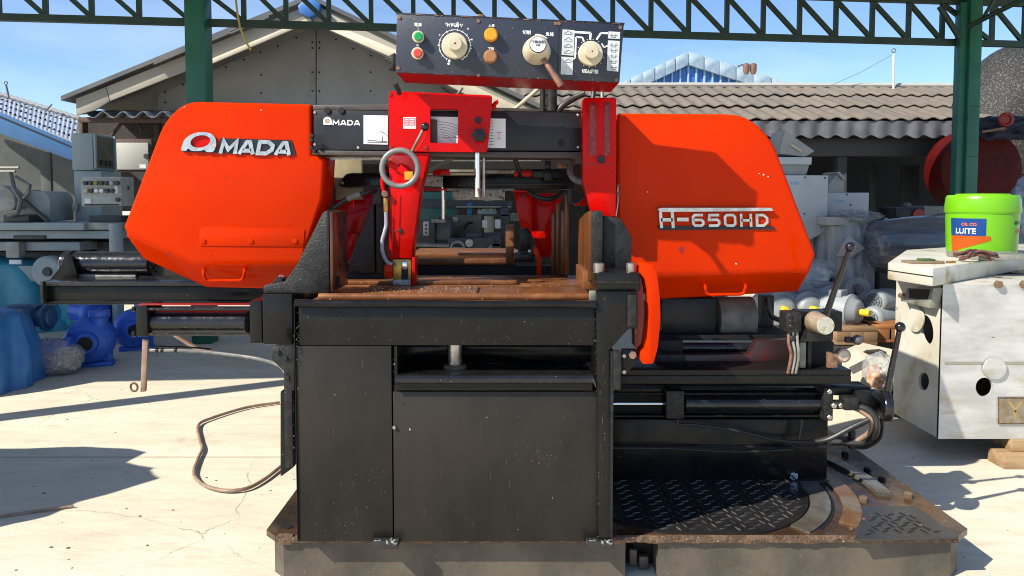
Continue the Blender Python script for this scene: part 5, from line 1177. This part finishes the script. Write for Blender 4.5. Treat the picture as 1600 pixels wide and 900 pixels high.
bx('rack_beam', 640, 314, 800, 326, 6.9, .05, BGD, SF, .004); bx('rack_shelf', 712, 322, 798, 324.5, 6.8, .2, WORNG, SF, .002); bx('rack_post', 782, 322, 795, 400, 6.8, .06, BGD, SF, .004); bx('rack_shelf', 735, 335, 795, 338, 6.8, .3, BGD, SF, .002); bx('rack_post', 712, 322, 717, 345, 6.85, .05, BGD, SF, .004); bx('rack_foot', 784, 400, 793, 470, 6.8, .06, BGD, SF, .004)
GB_ = thing('green_cabinet', (-.9, 7.5, 0), 'teal green cabinet standing behind the lathe chuck', 'cabinet')
GRC = mat('teal_green_panel', (.035, .16, .12), .5, col2=(.03, .13, .1), scale=3)
bx('cabinet_side', 640, 300, 712, 345, 7.4, .3, GRC, GB_, .006); bx('cabinet_base', 640, 345, 712, 440, 7.45, .25, GRC, GB_, .006); bx('cabinet_band', 640, 311, 716, 324, 7.38, .02, BGD, GB_, 0)
tag(obj('blue_can', lathe([(0, .028), (.002, .03), (.1, .03), (.105, .026)], P(734.5, 335, 6.9), (0, 0, 1), 18), mat('can_blue', (.02, .15, .3), .4), None), 'small blue can on the rack behind the lathe', 'can')
bxs = thing('white_parts_box', P(760, 335, 6.9), 'white jumble of parts in a tray on the rack behind the lathe', 'tray'); bx('tray_body', 746, 329, 776, 335, 6.85, .15, WORN, bxs, .003)
for k in range(5): bx('part_block', 747 + k * 6, 326 + (k % 2), 751 + k * 6, 329, 6.87, .08, WHITEP if k % 2 else GREYB, bxs, .002)
for i, (x0, x1, y0, y1) in enumerate(((753, 761, 344, 356), (773, 782, 343, 357))):
    o = wb('white_bottle', P(x0, y1, 7.6), P(x1, y0, 7.6) + Vector((0, .06, 0)), WHITEP, None, .008); tag(o, ['round-shouldered white bottle beside the olive lathe guard', 'taller white bottle next to the dark rack post'][i], 'bottle')
bx2 = wb('grey_box', P(797, 345, 7.2), P(812, 333, 7.2) + Vector((0, .1, 0)), WORNG, None, .004); tag(bx2, 'grey-green box right of the rack post behind the saw', 'box')

# ================================================================ RIGHT BACKGROUND
WHT = mat('worn_white_enamel', (.62, .6, .53), .38, col2=(.5, .47, .38), scale=2.2, bump=.08, bscale=10, stain=(.33, .27, .15), st=.55, stscale=3.4, speck=(.22, .13, .06), sp=.72, spscale=22, rvar=.1)
WHTF = mat('scratched_pale_metal', (.6, .6, .58), .35, .25, col2=(.44, .44, .42), scale=3, stretch=(1, 1, 3), bump=.05, rvar=.12, stain=(.42, .38, .27), st=.55, stscale=2.4, speck=(.25, .15, .07), sp=.745, spscale=20)
WB_ = thing('machine_base', (2.5, 3.8, 0), 'worn white machine casing with round hand holes on a timber block at right', 'machine casing')
zb0, zb1 = .13, .905; X0, Y0b, Y1b, X1 = 2.13, 3.62, 4.06, 3.7
def fp_(x, y): d = ray(x, y); d *= Y0b / d.y; return Vector((d.x, Y0b, HC + d.z))
def sp_(x, y): d = ray(x, y); d *= X0 / d.x; return Vector((X0, d.y, HC + d.z))
def ell(f_, x, y, rx, ry, n=28, t=0): return [f_(x + rx * math.cos(2 * math.pi * k / n) + t * math.sin(2 * math.pi * k / n), y + ry * math.sin(2 * math.pi * k / n)) for k in range(n)]
h1 = ell(fp_, 1538, 605, 13.5, 15)
obj('front_panel', solid([[(X0, Y0b, zb0), (X1, Y0b, zb0), (X1, Y0b, zb1), (X0, Y0b, zb1)], h1], (0, .015, 0)), WHTF, WB_)
h2, h3 = ell(sp_, 1448, 515, 10, 23, t=3), ell(sp_, 1443, 596, 8.5, 14)
obj('side_panel', solid([[(X0, Y0b + .002, zb0 + .002), (X0, Y1b, zb0 + .002), (X0, Y1b, zb1 - .002), (X0, Y0b + .002, zb1 - .002)], h2, h3], (.015, 0, 0)), WHT, WB_)
wb('top_panel', (X0 + .001, Y0b + .001, zb1), (X1, 4.05, zb1 + .004), WHT, WB_, 0); wb('inner_wall', (X0 + .2, Y0b + .25, zb0), (X1, 4.3, zb1 - .01), mat('rusty_inside', (.16, .08, .03), .8), WB_, 0); wb('back_panel', (X0 + .003, Y1b - .01, zb0), (X1, Y1b, zb1), WHT, WB_, 0); wb('floor_panel', (X0 + .01, Y0b + .01, zb0 + .01), (X1 - .01, Y1b - .02, zb0 + .02), BROWNW, WB_, 0)
def flap(f_, x, y, rx, ry, nrm, m):
    p = ell(f_, x, y, rx, ry); nrm = Vector(nrm); return obj('hole_cover', solid([[v + nrm * .006 for v in p]], nrm * .008, .001, 1), m, WB_)
flap(fp_, 1552, 575, 18, 17, (0, -1, 0), WHTF); flap(sp_, 1434, 499, 13, 20, (-1, 0, 0), WHT)
obj('panel_seam', wbm((X0 + .02, Y0b - .003, fp_(1490, 569).z), (X1, Y0b - .0005, fp_(1490, 565).z)), mat('seam_shadow_paint', (.3, .28, .22), .6), WB_)
np_ = obj('name_plate', solid([[fp_(1559, 621), fp_(1660, 621), fp_(1660, 661), fp_(1559, 661)]], (0, -.008, 0), .001, 1), mat('weathered_nameplate', (.3, .26, .19), .5, .3, col2=(.22, .17, .1), scale=20), WB_)
obj('plate_letter', glyphs('Y', lambda x, y: fp_(1574 + x * 22, 654 - y * 27) + Vector((0, -.0085, 0)), .17, (0, -.002, 0), asp=1), mat('faded_gold', (.36, .25, .09), .6), np_)
obj('plate_rim', tubebm([fp_(x, y) + Vector((0, -.006, 0)) for x, y in rect(1559, 621, 1660, 661)], .004, 6, closed=True), EDGE, np_)
SLP = [(2.01, 3.5), (1.957, 3.82), (2.55, 4.75), (3.9, 5.6), (3.9, 5.05)]
obj('top_slab', solid([[(x, y, zb1 + .003) for x, y in SLP]], (0, 0, .09), .008), WHT, WB_)
obj('slab_groove', solid([[(2.007, 3.4985, .955), (1.9545, 3.8195, .955), (1.9555, 3.8205, .959), (2.008, 3.5, .959)]], (.003, 0, 0)), PIT, WB_)
pk = obj('side_pocket', solid([[sp_(1432, 450) + Vector((-.05, 0, 0)), sp_(1474, 450) + Vector((-.05, 0, 0)), sp_(1468, 482) + Vector((-.05, 0, 0)), sp_(1425, 471) + Vector((-.05, 0, 0))]], (.049, 0, 0), .004), WORNG, WB_)
obj('pocket_mouth', solid([[sp_(1436, 452) + Vector((-.052, 0, 0)), sp_(1470, 452) + Vector((-.052, 0, 0)), sp_(1465, 468) + Vector((-.052, 0, 0)), sp_(1436, 466) + Vector((-.052, 0, 0))]], (.0015, 0, 0)), PIT, pk)
for x, y in ((1558, 444), (1598, 444)): bolt_at(fp_(x, y) + Vector((0, -.012, 0)), .02, WB_, ARCM, 'bolt', 'y', .5)
bolt_at(sp_(1412, 462) + Vector((-.01, 0, 0)), .016, WB_, ARCM, 'bolt', 'y', .8)
TIM = mat('old_timber', (.36, .24, .13), .8, col2=(.24, .15, .08), scale=6, stretch=(.3, 3, 3), bump=.3, bscale=20)
a = G(1552, 716); wk = thing('timber_block', (a.x + .2, 3.7, 0), 'rough timber block on the ground under the white machine casing', 'timber block')
obj('block', wbm((a.x - .05, 3.55, 0), (a.x + .5, 3.68, .07), .006), TIM, wk); obj('block', wbm((a.x + .02, 3.6, .0705), (a.x + .45, 3.75, .129), .005), TIM, wk)
# green oil bucket on the slab
zS = zb1 + .094
LIME = mat('lime_green_plastic', (.15, .44, .004), .32, col2=(.14, .42, .004), scale=3)
bp = P(1534, 350, 4.38); bc = Vector((bp.x, 4.38, zS))
r_ = px(50, 4.38); ZK = 1.2
BK = thing('oil_bucket', bc, 'lime green oil bucket with printed label on the white machine casing', 'bucket')
obj('bucket_body', lathe([(0, r_ * .93), (.004, r_ * .95), (.20 * ZK, r_), (.203 * ZK, r_ * 1.02), (.207 * ZK, r_ * 1.02)], bc, (0, 0, 1), 48), LIME, BK)
ld = obj('lid', lathe([(.2075 * ZK, r_ * 1.03), (.213 * ZK, r_ * 1.04), (.27 * ZK, r_ * 1.01), (.285 * ZK, r_ * .99), (.292 * ZK, r_ * .95), (.293 * ZK, r_ * .75), (.299 * ZK, r_ * .72), (.3 * ZK, 0)], bc, (0, 0, 1), 48), LIME, BK)
def lab(name, a0, a1, z0, z1, m, dr=.0012, par=None, cut=None):
    bm = bmesh.new(); n = 14; A = []
    for k in range(n + 1):
        t = k / n; a = R(a0 + (a1 - a0) * t); zz0 = z0 if not cut else cut(t)
        A.append([bm.verts.new(bc + Vector(((rr_ + dr) * math.sin(a), -(rr_ + dr) * math.cos(a), z))) for z in (zz0, z1) for rr_ in (r_ * (.95 + .05 * z / .2),)])
    for q, s in zip(A, A[1:]): bm.faces.new((q[0], s[0], s[1], q[1]))
    bmesh.ops.solidify(bm, geom=bm.faces[:], thickness=-.0008)
    return obj(name, bm, m, par or BK)
zb_ = lambda y: P(0, y, 3.84).z - zS
lab('label_blue', -86, -26, .115, .215, mat('label_blue', (.02, .11, .42), .4)); lab('label_orange', -86, -18, .01, .114, mat('label_orange', (.8, .16, .015), .4), cut=lambda t: .01 + .08 * t)
def bend_text(s, ang, z, h, m, bold=.015):
    o = text('label_lettering', s, (0, 0, 0), h, m, BK, bold=bold); me = o.data; c = o.location + wpos(BK)
    for v in me.vertices:
        w_ = v.co + c; a = R(ang) + w_.x / r_; rr_ = r_ * (.95 + .05 * z / .2) + .0022 - w_.y * .3
        v.co = bc + Vector((rr_ * math.sin(a), -rr_ * math.cos(a), z + w_.z)) - bc
    o.location = (0, 0, 0); me.update()
bend_text('LUITE', -58, .14, .045, WHITEP); bend_text('OIL CO', -52, .18, .024, mat('label_orange', (.8, .16, .015), .4))
bend_text('HYDRA', 50, .14, .04, mat('label_red', (.6, .06, .02), .4)); bend_text('BOM', 46, .19, .028, mat('label_teal', (.02, .22, .14), .4)); lab('label_chip', 25, 33, .18, .2, mat('label_teal', (.02, .22, .14), .4))
RP = thing('rope_coil', P(1522, 398, 3.9), 'bundle of brown rope in front of the green bucket', 'rope')
rr = random.Random(9); rc = P(1522, 395, 3.86); rc.z = zS
for k in range(9):
    pts = [rc + Vector((-.085 + .17 * t / 8, -.02 + .045 * math.sin(k) + .02 * math.sin(t + k), .012 + .022 * math.sin(math.pi * t / 8) + .012 * (k % 3) + .004 * math.sin(t * 2.1 + k))) for t in range(9)]
    rod('rope_strand', smooth(pts, 3), .0065, mat('brown_rope', (.13, .06, .045), .8, bump=.5, bscale=80), RP, 6)
TR = thing('tool_tray', P(1457, 404, 3.7), 'flat rusty tray of small parts on the corner of the white casing', 'tray'); t0 = P(1458, 405, 3.72); t0.z = zS
wb('tray_plate', t0 + Vector((-.11, 0, .0)), t0 + Vector((.06, .1, .012)), mat('rusty_tray', (.2, .16, .12), .6, col2=(.26, .17, .08), scale=20), TR, .002)
wb('green_tag', t0 + Vector((-.04, .03, .0125)), t0 + Vector((.03, .08, .022)), mat('moss_green', (.06, .14, .03), .6), TR, .002)
for k in range(6): bolt_at(t0 + Vector((.04 + .02 * k, .04 + .01 * (k % 3), .001)), .011, TR, BRASS, 'fitting', 'z', .8)
wb('grey_tray', t0 + Vector((.36, .2, .0)), t0 + Vector((.7, .5, .03)), WORNG, TR, .005)

# red tank, black shade net and cloth behind the right post
TK = thing('red_tank', P(1540, 330, 8.6), 'big dark red tank lying end-on behind the right green post', 'tank'); TK.location.z = 0
tc_ = P(1534, 266, 8.6); rt = px(64, 8.6)
obj('tank_end', lathe([(-.012, rt * .4), (-.01, rt * .9), (0, rt * .985), (.02, rt), (.35, rt), (.36, rt * .9)], tc_, (0, 1, 0), 48), mat('dull_red_tank', (.085, .004, .003), .5, spec=.15, col2=(.055, .003, .003), scale=4, stain=(.1, .04, .02), st=.6), TK, 50)
for s in (-.3, .3): wb('tank_leg', (tc_.x + s - .06, 8.65, 0), (tc_.x + s + .06, 8.85, tc_.z - rt * .8), BGD, TK, .01)
NET = mat('black_shade_net', (.012, .012, .012), .7, speck=(.11, .11, .105), sp=.58, spscale=60, bump=.3, bscale=40)
nc = P(1622, 240, 9.6)
tag(obj('shade_net', blob(nc, (px(140, 9.6), .8, px(175, 9.6)), .05, 1.5, 4, 5, .0), NET, None, 30), 'speckled black shade net stretched over a dome behind the red tank', 'net')
tag(obj('dark_cloth', blob(P(1580, 200, 8.35), (.55, .25, .13), .3, 2.4, 6, 4, None, .3), mat('navy_cloth', (.02, .025, .045), .8), None, 25), 'dark navy cloth thrown over the top of the red tank', 'cloth')
rc_ = thing('red_reel', P(1572, 188, 8.1), 'small bright red reel on the dark cloth by the shade net', 'reel'); obj('reel_rim', tubebm(ring_pts(P(1572, 187, 8.05), (.2, 1, .1), .06, 24), .02, 8, closed=True), DRED, rc_); obj('reel_hub', lathe([(0, .045), (.05, .045)], P(1572, 187, 8.05), (.2, 1, .1), 20), DRED, rc_)
rod('reel_bar', [P(1535, 206, 8.05), P(1570, 200, 8.05)], .014, SCUFF, rc_)

# grey hoppers and white boxes, wrapped goods
WGREY = mat('pale_grey_sheet', (.4, .39, .37), .5, col2=(.31, .305, .29), scale=3); WBOX = mat('white_box_paint', (.55, .55, .54), .45, col2=(.46, .46, .45), scale=2)
BLT = mat('pale_blue_print', (.1, .36, .6), .5)
B1 = thing('white_machine_box', P(1255, 420, 5.9), 'larger white sheet-metal box with blue print, nearest the orange cover', 'machine'); B1.location.z = 0
pr('box_front', [(1215, 273.5), (1294.5, 274), (1292, 360), (1268, 374), (1215, 374)], 5.9, .45, WBOX, B1, .006); text('box_lettering', 'YSM', P(1241, 287, 5.899), px(8, 5.9), BLT, B1); wb('box_stand', (P(1220, 0, 6).x, 6, 0), (P(1280, 0, 6).x, 6.3, P(0, 374, 5.9).z), WGREY, B1, .006)
for x, y in ((1258, 277), (1289, 278), (1257, 334), (1283, 355)): bolt(x, y, 1.6, 5.9, B1, BGD, 'screw', h=.3)
B2 = thing('white_machine_box', P(1325, 420, 6.2), 'smaller white box with blue print behind the plastic-wrapped hopper', 'machine'); B2.location.z = 0
bx('box_front', 1293, 301, 1357, 350, 6.2, .4, WBOX, B2, .006); text('box_lettering', 'YSM', P(1304, 315, 6.199), px(8, 6.2), BLT, B2, align='LEFT'); wb('box_stand', (P(1300, 0, 6.3).x, 6.3, 0), (P(1350, 0, 6.3).x, 6.5, P(0, 350, 6.2).z), WGREY, B2, .006)
for x, y in ((1323, 304), (1329, 320)): bolt(x, y, 1.6, 6.2, B2, BGD, 'screw', h=.3)
B2['group'] = B1['group'] = 'white machine boxes by the shed'
HP = thing('grey_hopper', P(1245, 270, 6.1), 'grey sheet hopper standing on the larger white box', 'hopper')
pr('hopper_body', [(1216, 247), (1268, 247), (1260, 273), (1222, 273)], 6.0, .35, WGREY, HP, .004); pr('hopper_rim', [(1214, 245.5), (1269, 245.5), (1268, 257), (1215, 257)], 5.97, .41, mat('pale_rim', (.5, .51, .5), .5), HP, .003)
H2 = thing('tilted_hopper', P(1240, 244, 6.1), 'tilted grey sheet hopper lying on top of the grey hopper', 'hopper')
pr('tilted_side', [(1218, 240), (1226, 203), (1273, 236), (1258, 245)], 6.0, .3, WGREY, H2, .004); rod('wire_handle', [P(1236, 226, 5.98), P(1252, 236, 5.98)], .01, CREAM, H2)
H3 = thing('tilted_hopper', P(1305, 300, 6.3), 'small tilted grey chute on top of the smaller white box', 'hopper')
pr('tilted_side', [(1294, 289), (1311, 269), (1319, 282), (1318, 302), (1294, 302)], 6.25, .3, WGREY, H3, .004); pr('chute_lip', [(1308, 270), (1312, 268), (1322, 279), (1318, 281)], 6.22, .3, WGREY, H3, .002)
PW = mat('cloudy_wrap', (.5, .52, .53), .16, col2=(.36, .38, .39), scale=8, alpha=.42, bump=.7, bscale=9)
WS = thing('wrapped_hopper', P(1325, 440, 5.7), 'plastic-wrapped grey hopper below the smaller white box', 'wrapped goods'); WS.location.z = 0
pr('hopper_top', [(1292, 339), (1370, 341), (1370, 352), (1292, 352)], 5.7, .4, WGREY, WS, .004); pr('hopper_cone', [(1300, 352), (1364, 352), (1348, 400), (1335, 440), (1312, 440), (1306, 400)], 5.75, .3, WGREY, WS, .006)
obj('plastic_film', drape(Vector((P(1330, 0, 5.9).x, 5.95, .3)), px(38, 5.75), .28, P(0, 338, 5.7).z - .3, 12, .16, 31, 2.6, flare=.25), PW, WS, 50); obj('film_top', blob(P(1335, 337, 5.8), (px(36, 5.75), .25, px(9, 5.75)), .25, 3, 35, 4, None, .25), PW, WS, 50)
pr('leg', [(1308, 440), (1316, 440), (1318, 505), (1310, 505)], 5.8, .05, WGREY, WS); pr('leg', [(1330, 440), (1338, 440), (1342, 505), (1334, 505)], 5.8, .05, WGREY, WS)
pr('fallen_panel', [(1308, 400), (1326, 368), (1352, 388), (1330, 402)], 5.62, .03, WGREY, WS, .003)
RL = thing('wrapped_roll', P(1420, 425, 5.6), 'large roll in dark blue-grey stretch wrap behind the white casing', 'wrapped goods'); RL.location.z = 0
a = P(1357, 383, 5.6); k_ = 5.6 / FP
obj('roll_body', lathe([(0, 18 * k_), (4 * k_, 30 * k_), (14 * k_, 38 * k_), (60 * k_, 43 * k_), (122 * k_, 48 * k_), (132 * k_, 40 * k_)], a, (1, .05, .02), 36), mat('stretch_wrap_dark', (.06, .07, .09), .22, col2=(.13, .14, .16), scale=5, stretch=(.4, 2, 5), bump=.5, bscale=10, stain=(.22, .05, .07), st=.62, stscale=2.5, coat=.4), RL, 60)
bx('roll_stand', 1375, 425, 1480, 470, 5.6, .4, BGD, RL, .01); obj('roll_eye', tubebm(ring_pts(P(1384, 345, 5.7), (0, 1, 0), .02, 16), .005, 6, closed=True), STEEL, RL)
MB_ = thing('mold_block', P(1440, 345, 6.2), 'dark grey steel block with a knob behind the wrapped roll', 'steel block'); MB_.location.z = 0
bx('block_half', 1400, 324, 1444, 345, 6.2, .3, BEAM, MB_, .005); bx('block_half', 1444.5, 322, 1482, 345, 6.22, .3, GREYHOSE, MB_, .005); obj('block_knob', lathe([(0, .03), (.02, .035), (.03, .02), (.04, .03)], P(1418, 324, 6.3), (0, 0, 1), 18), STEEL, MB_); obj('red_dial', lathe([(0, .05), (.02, .05)], P(1436, 336, 6.18), (0, 1, 0), 20), DRED, MB_); bx('block_stand', 1404, 345, 1480, 450, 6.25, .2, BGD, MB_, 0)
WBG = thing('wrapped_bundle', P(1605, 400, 6), 'bundle in pale blue-grey plastic right of the green bucket', 'wrapped goods')
obj('plastic_film', blob(P(1606, 355, 6), (.18, .2, .4), .16, 2, 41, 5, None, .12), mat('bluegrey_wrap', (.2, .24, .3), .35, col2=(.32, .36, .42), scale=6, bump=.5, bscale=10), WBG, 60)
# grey motors with yellow shaft caps
MG = mat('grey_motor_paint', (.3, .33, .35), .45, col2=(.24, .27, .29), scale=5); YEL = mat('yellow_cap', (.75, .5, .02), .4)
def make_motor(lab_):
    t = thing('electric_motor', (0, 0, 0), lab_, 'motor', 'grey motors wrapped on pallets behind the saw')
    obj('motor_body', lathe([(0, .06), (.01, .085), (.05, .1), (.06, .125), (.075, .125), (.08, .11), (.3, .11), (.32, .08)], (0, 0, .13), (0, 1, 0), 28), MG, t, 50); obj('motor_foot', wbm((-.11, .06, 0), (.11, .28, .03), .004), MG, t); obj('foot_web', wbm((-.08, .09, .03), (.08, .25, .07)), MG, t)
    s = obj('shaft_cap', lathe([(-.07, .022), (-.065, .026), (0, .026), (.003, .034), (.006, .034)], (0, 0, .13), (0, 1, 0), 18), YEL, t)
    obj('terminal_box', wbm((-.05, .12, .23), (.05, .22, .28), .005), MG, t); return t
m1 = make_motor('grey motor with a yellow shaft cap standing upright on the pallet, nearest the white casing')
k0 = P(1340, 488, 5.3); m1.location = k0 - Vector((-.02, 0, .13)); m1.rotation_euler = (0, 0, R(38))
for (x, y, Y, rz, s, lb) in ((1310, 474, 5.5, 25, 1, 'grey motor with a yellow cap just right of the upright black lever'), (1272, 484, 5.4, 5, 1, 'grey motor with a yellow cap directly above the rusty feed dial'), (1227, 484, 5.4, -5, 1, 'grey motor with a yellow cap partly behind the black valve block at left')):
    p = P(x, y, Y); dup(m1, p - Vector((0, -.03, .13)), R(rz), s, lb)
FG = mat('fan_grille', (.1, .12, .13), .5)
def make_fan(lab_):
    t = thing('fan_motor', (0, 0, 0), lab_, 'motor', 'grey fan-cooled motors by the white casing')
    obj('fan_cowl', lathe([(0, .07), (.01, .085), (.03, .09), (.5, .09)], (0, 0, .09), (0, 1, 0), 28), MG, t, 50)
    for r in (.02, .04, .058): obj('grille_ring', tubebm(ring_pts((0, -.004, .09), (0, 1, 0), r, 20), .004, 5, closed=True), FG, t)
    for k in range(4): a = math.pi * k / 4; rod('grille_spoke', [Vector((-.06 * math.cos(a), -.003, .09 - .06 * math.sin(a))), Vector((.06 * math.cos(a), -.003, .09 + .06 * math.sin(a)))], .004, FG, t, 5)
    return t
fm = make_fan('grey motor with a round fan grille, upper one beside the white casing'); fm.location = P(1366, 471, 5.5) - Vector((0, 0, .09)); fm.rotation_euler.z = R(-55)
dup(fm, P(1360, 498, 5.45) - Vector((0, 0, .09)), R(-58), 1, 'grey motor with a round fan grille, lower one beside the white casing')
for i, (x, y, rx, ry, Y, lb) in enumerate(((1262, 440, 60, 40, 6.0, 'heap of grey goods in cloudy plastic right of the orange cover'), (1375, 446, 40, 34, 6.1, 'cloudy plastic heap under the dark wrapped roll'), (1222, 470, 40, 26, 6.0, 'low heap of plastic sheeting behind the black valve block'))):
    tag(obj('plastic_heap', blob(P(x, y, Y), (px(rx, Y), .3, px(ry, Y)), .18, 1.7, 50 + i, 5, None, .14), mat('greyblue_film', (.36, .38, .38), .3, col2=(.52, .53, .52), scale=5, bump=.6, bscale=8), None, 60), lb, 'plastic sheeting')
    o = wb('heap_stand', P(x - rx * .7, y + ry * .6, Y + .1), P(x + rx * .7, y, Y + .1) + Vector((0, .2, 0)), BGD, None, 0); bpy.data.objects.remove(o)
PLK = mat('pallet_wood', (.3, .19, .1), .8, col2=(.2, .12, .06), scale=5, stretch=(.4, 3, 3), bump=.2); PLO = mat('orange_pallet_wood', (.33, .14, .04), .75, col2=(.24, .09, .03), scale=5)
def pallet(lab_, x0, x1, y0, Y, m, zs):
    a, b = P(x0, y0, Y), P(x1, y0, Y); t = thing('pallet', (a.x, Y, 0), lab_, 'pallet', 'wooden pallets under the grey motors'); L_ = b.x - a.x
    for k in range(6): obj('plank', wbm((a.x, Y + k * .13, a.z - .022), (b.x, Y + .11 + k * .13, a.z), .002), m, t)
    for k in range(3): obj('pallet_block', wbm((a.x + k * (L_ - .1) / 2, Y + .002, a.z - .1), (a.x + .1 + k * (L_ - .1) / 2, Y + .7, a.z - .0225), .003), m, t)
    for k in range(3): obj('bottom_board', wbm((a.x, Y + .25 * k, a.z - .12), (b.x, Y + .1 + .25 * k, a.z - .1005), .002), m, t)
    obj('pallet_riser', wbm((a.x + .02, Y + .05, 0), (b.x - .02, Y + .6, a.z - .121)), BGD, t)
pallet('pale wooden pallet under the grey motors beside the gauge', 1308, 1372, 513, 5.15, PLK, .5); pallet('orange-stained wooden pallet between the pale pallet and the white casing', 1372, 1430, 509, 5.2, PLO, .5)
for x0, x1, y in ((1340, 1420, 494), ): pass
WT = thing('white_sheet', G(1360, 640), 'sunlit white board lying behind the black levers', 'board')
wq = [P(1318, 575, 4.5), P(1318, 548, 4.9), P(1345, 535, 5.05), P(1405, 548, 5.0), P(1412, 620, 4.5), P(1330, 622, 4.4)]
obj('board_top', solid([[wq[1], wq[2], wq[3], wq[4], wq[5], wq[0]]], (0, .02, -.03)), mat('sunlit_white_board', (.75, .72, .6), .6, col2=(.66, .62, .48), scale=4), WT); wb('board_stand', (P(1330, 0, 4.9).x, 4.9, 0), (P(1400, 0, 4.9).x, 5.1, .3), BGD, WT, 0)
bt = [P(1326, 575, 4.42), P(1352, 562, 4.55), P(1358, 572, 4.5), P(1333, 585, 4.38)]
tag(obj('dark_card', solid([bt], (0, -.006, .006)), mat('dark_card', (.14, .13, .12), .5), None), 'dark grey card lying on the sunlit white board', 'card')
BG2 = thing('plastic_bag', P(1372, 610, 4.3), 'clear plastic bag with orange contents beside the feed lever', 'bag')
obj('bag_film', blob(P(1375, 580, 4.3), (px(22, 4.3), .12, px(30, 4.3)), .16, 2, 61, 5, None, .12), PW, BG2, 60); obj('bag_contents', blob(P(1368, 588, 4.28), (px(12, 4.3), .08, px(18, 4.3)), .25, 3, 62, 3, None, .2), mat('orange_goods', (.55, .2, .1), .6, col2=(.6, .5, .35), scale=20), BG2, 30)
SK = thing('steel_skid', P(1385, 640, 4.6), 'low stack of dark steel slats between the saw and the white casing', 'steel stack'); SK.location.z = 0
for k in range(6): bx('steel_slat', 1376, 612 + k * 7, 1410, 616 + k * 7, 4.4, .3, BGD, SK, .002)
bx('slat_frame', 1376, 610, 1412, 654, 4.45, .2, PIT, SK, 0)

rr = random.Random(77); bm = bmesh.new()
for k in range(110):
    g = G(rr.uniform(-50, 1650), 560 + 340 * rr.random() ** .8); s_ = rr.uniform(.0015, .0045)
    if -.9 < g.x < 1.62 and g.y > 2.4: continue
    wbm(g + Vector((-s_, -s_, 0)), g + Vector((s_ * rr.uniform(.4, 1.4), s_, s_ * .7)), 0, bm)
obj('yard_grit', bm, mat('grit', (.3, .26, .2), .8, col2=(.12, .1, .08), scale=2, lo=.45, hi=.55), kind='stuff')

# more wrapped castings in the heap behind the right cover
CASTG = mat('dusty_grey_casting', (.36, .36, .34), .6, col2=(.25, .25, .24), scale=9, bump=.2, bscale=30, stain=(.16, .14, .11), st=.6, stscale=6)
for i, (x, y, Y, rz, lb) in enumerate(((1300, 438, 5.75, 40, 'dusty grey casting tilted in the heap just under the wrapped hopper'), (1340, 452, 5.65, -25, 'dusty grey casting with a round flange left of the fan motors'), (1262, 462, 5.6, 10, 'dusty grey casting in the heap below the lower corner of the orange cover'))):
    c_ = P(x, y, Y); t = thing('grey_casting', c_, lb, 'casting', 'dusty grey castings in the heap behind the saw')
    ax_ = Vector((math.sin(R(rz)), -math.cos(R(rz)), .35)); obj('flange', lathe([(0, .09), (.008, .098), (.025, .098), (.03, .07), (.12, .085), (.16, .06)], c_, -ax_, 26), CASTG, t)
    obj('bore', lathe([(0, .045), (.002, .045)], c_ + ax_.normalized() * .001, -ax_, 20), PIT, t); obj('mount', wbm(c_ + Vector((-.1, .02, -.14)), c_ + Vector((.1, .16, -.07)), .01), CASTG, t)
    obj('casting_stand', wbm(c_ + Vector((-.09, .03, -c_.z)), c_ + Vector((.09, .15, -.141))), BGD, t)
# scratches, drips and dust specks on the black cabinet
rr = random.Random(31); bm = bmesh.new(); k = 0
for (x0, x1, y0, y1, Ys, n) in ((466, 608, 548, 840, YC - .0004, 46), (620, 928, 620, 838, YC + .0008, 80), (470, 926, 484, 536, YC - .0024, 16), (938, 948, 560, 840, 2.4396, 26)):
    for _ in range(n):
        x, y = rr.uniform(x0, x1), rr.uniform(y0, y1); t = rr.random(); k += 1
        if t < .5: l, a, wd = rr.uniform(.5, 1.5), rr.uniform(0, 3.1), rr.uniform(.4, 1.0)
        elif t < .8: l, a, wd = rr.uniform(2, 7), rr.gauss(1.2, .5), rr.uniform(.2, .4)
        else: l, a, wd = rr.uniform(4, 14), 1.57 + rr.gauss(0, .03), rr.uniform(.3, .6)
        line(bm, [(x, y), (min(max(x + l * math.cos(a), x0), x1), min(y + l * math.sin(a), y1))], wd, Ys - .000004 * k, .0012)
obj('paint_scratches', bm, mat('dusty_scratch', (.09, .083, .07), .6, col2=(.05, .046, .04), scale=14), SAW, kind='stuff')
bm = bmesh.new(); k = 0
for (cx_, cy_, sx, sy, n) in ((838, 712, 14, 10, 40), (533, 820, 12, 18, 26), (575, 745, 22, 10, 22), (760, 530, 60, 4, 12), (905, 505, 14, 16, 8)):
    for _ in range(n):
        x, y = rr.gauss(cx_, sx), rr.gauss(cy_, sy); l = rr.uniform(.4, 1.4); a = rr.uniform(0, 3); k += 1
        if y > 541 and not (620 < x < 928 or 466 < x < 608): continue
        Ys = (YC + .0006 if x > 614 else YC - .0008) if y > 541 else YC - .0028
        line(bm, [(x, y), (x + l * math.cos(a), y + l * math.sin(a))], rr.uniform(.3, .8), Ys - .000004 * k, .0012)
obj('paint_spatter', bm, mat('pale_spatter', (.2, .185, .16), .6), SAW, kind='stuff')
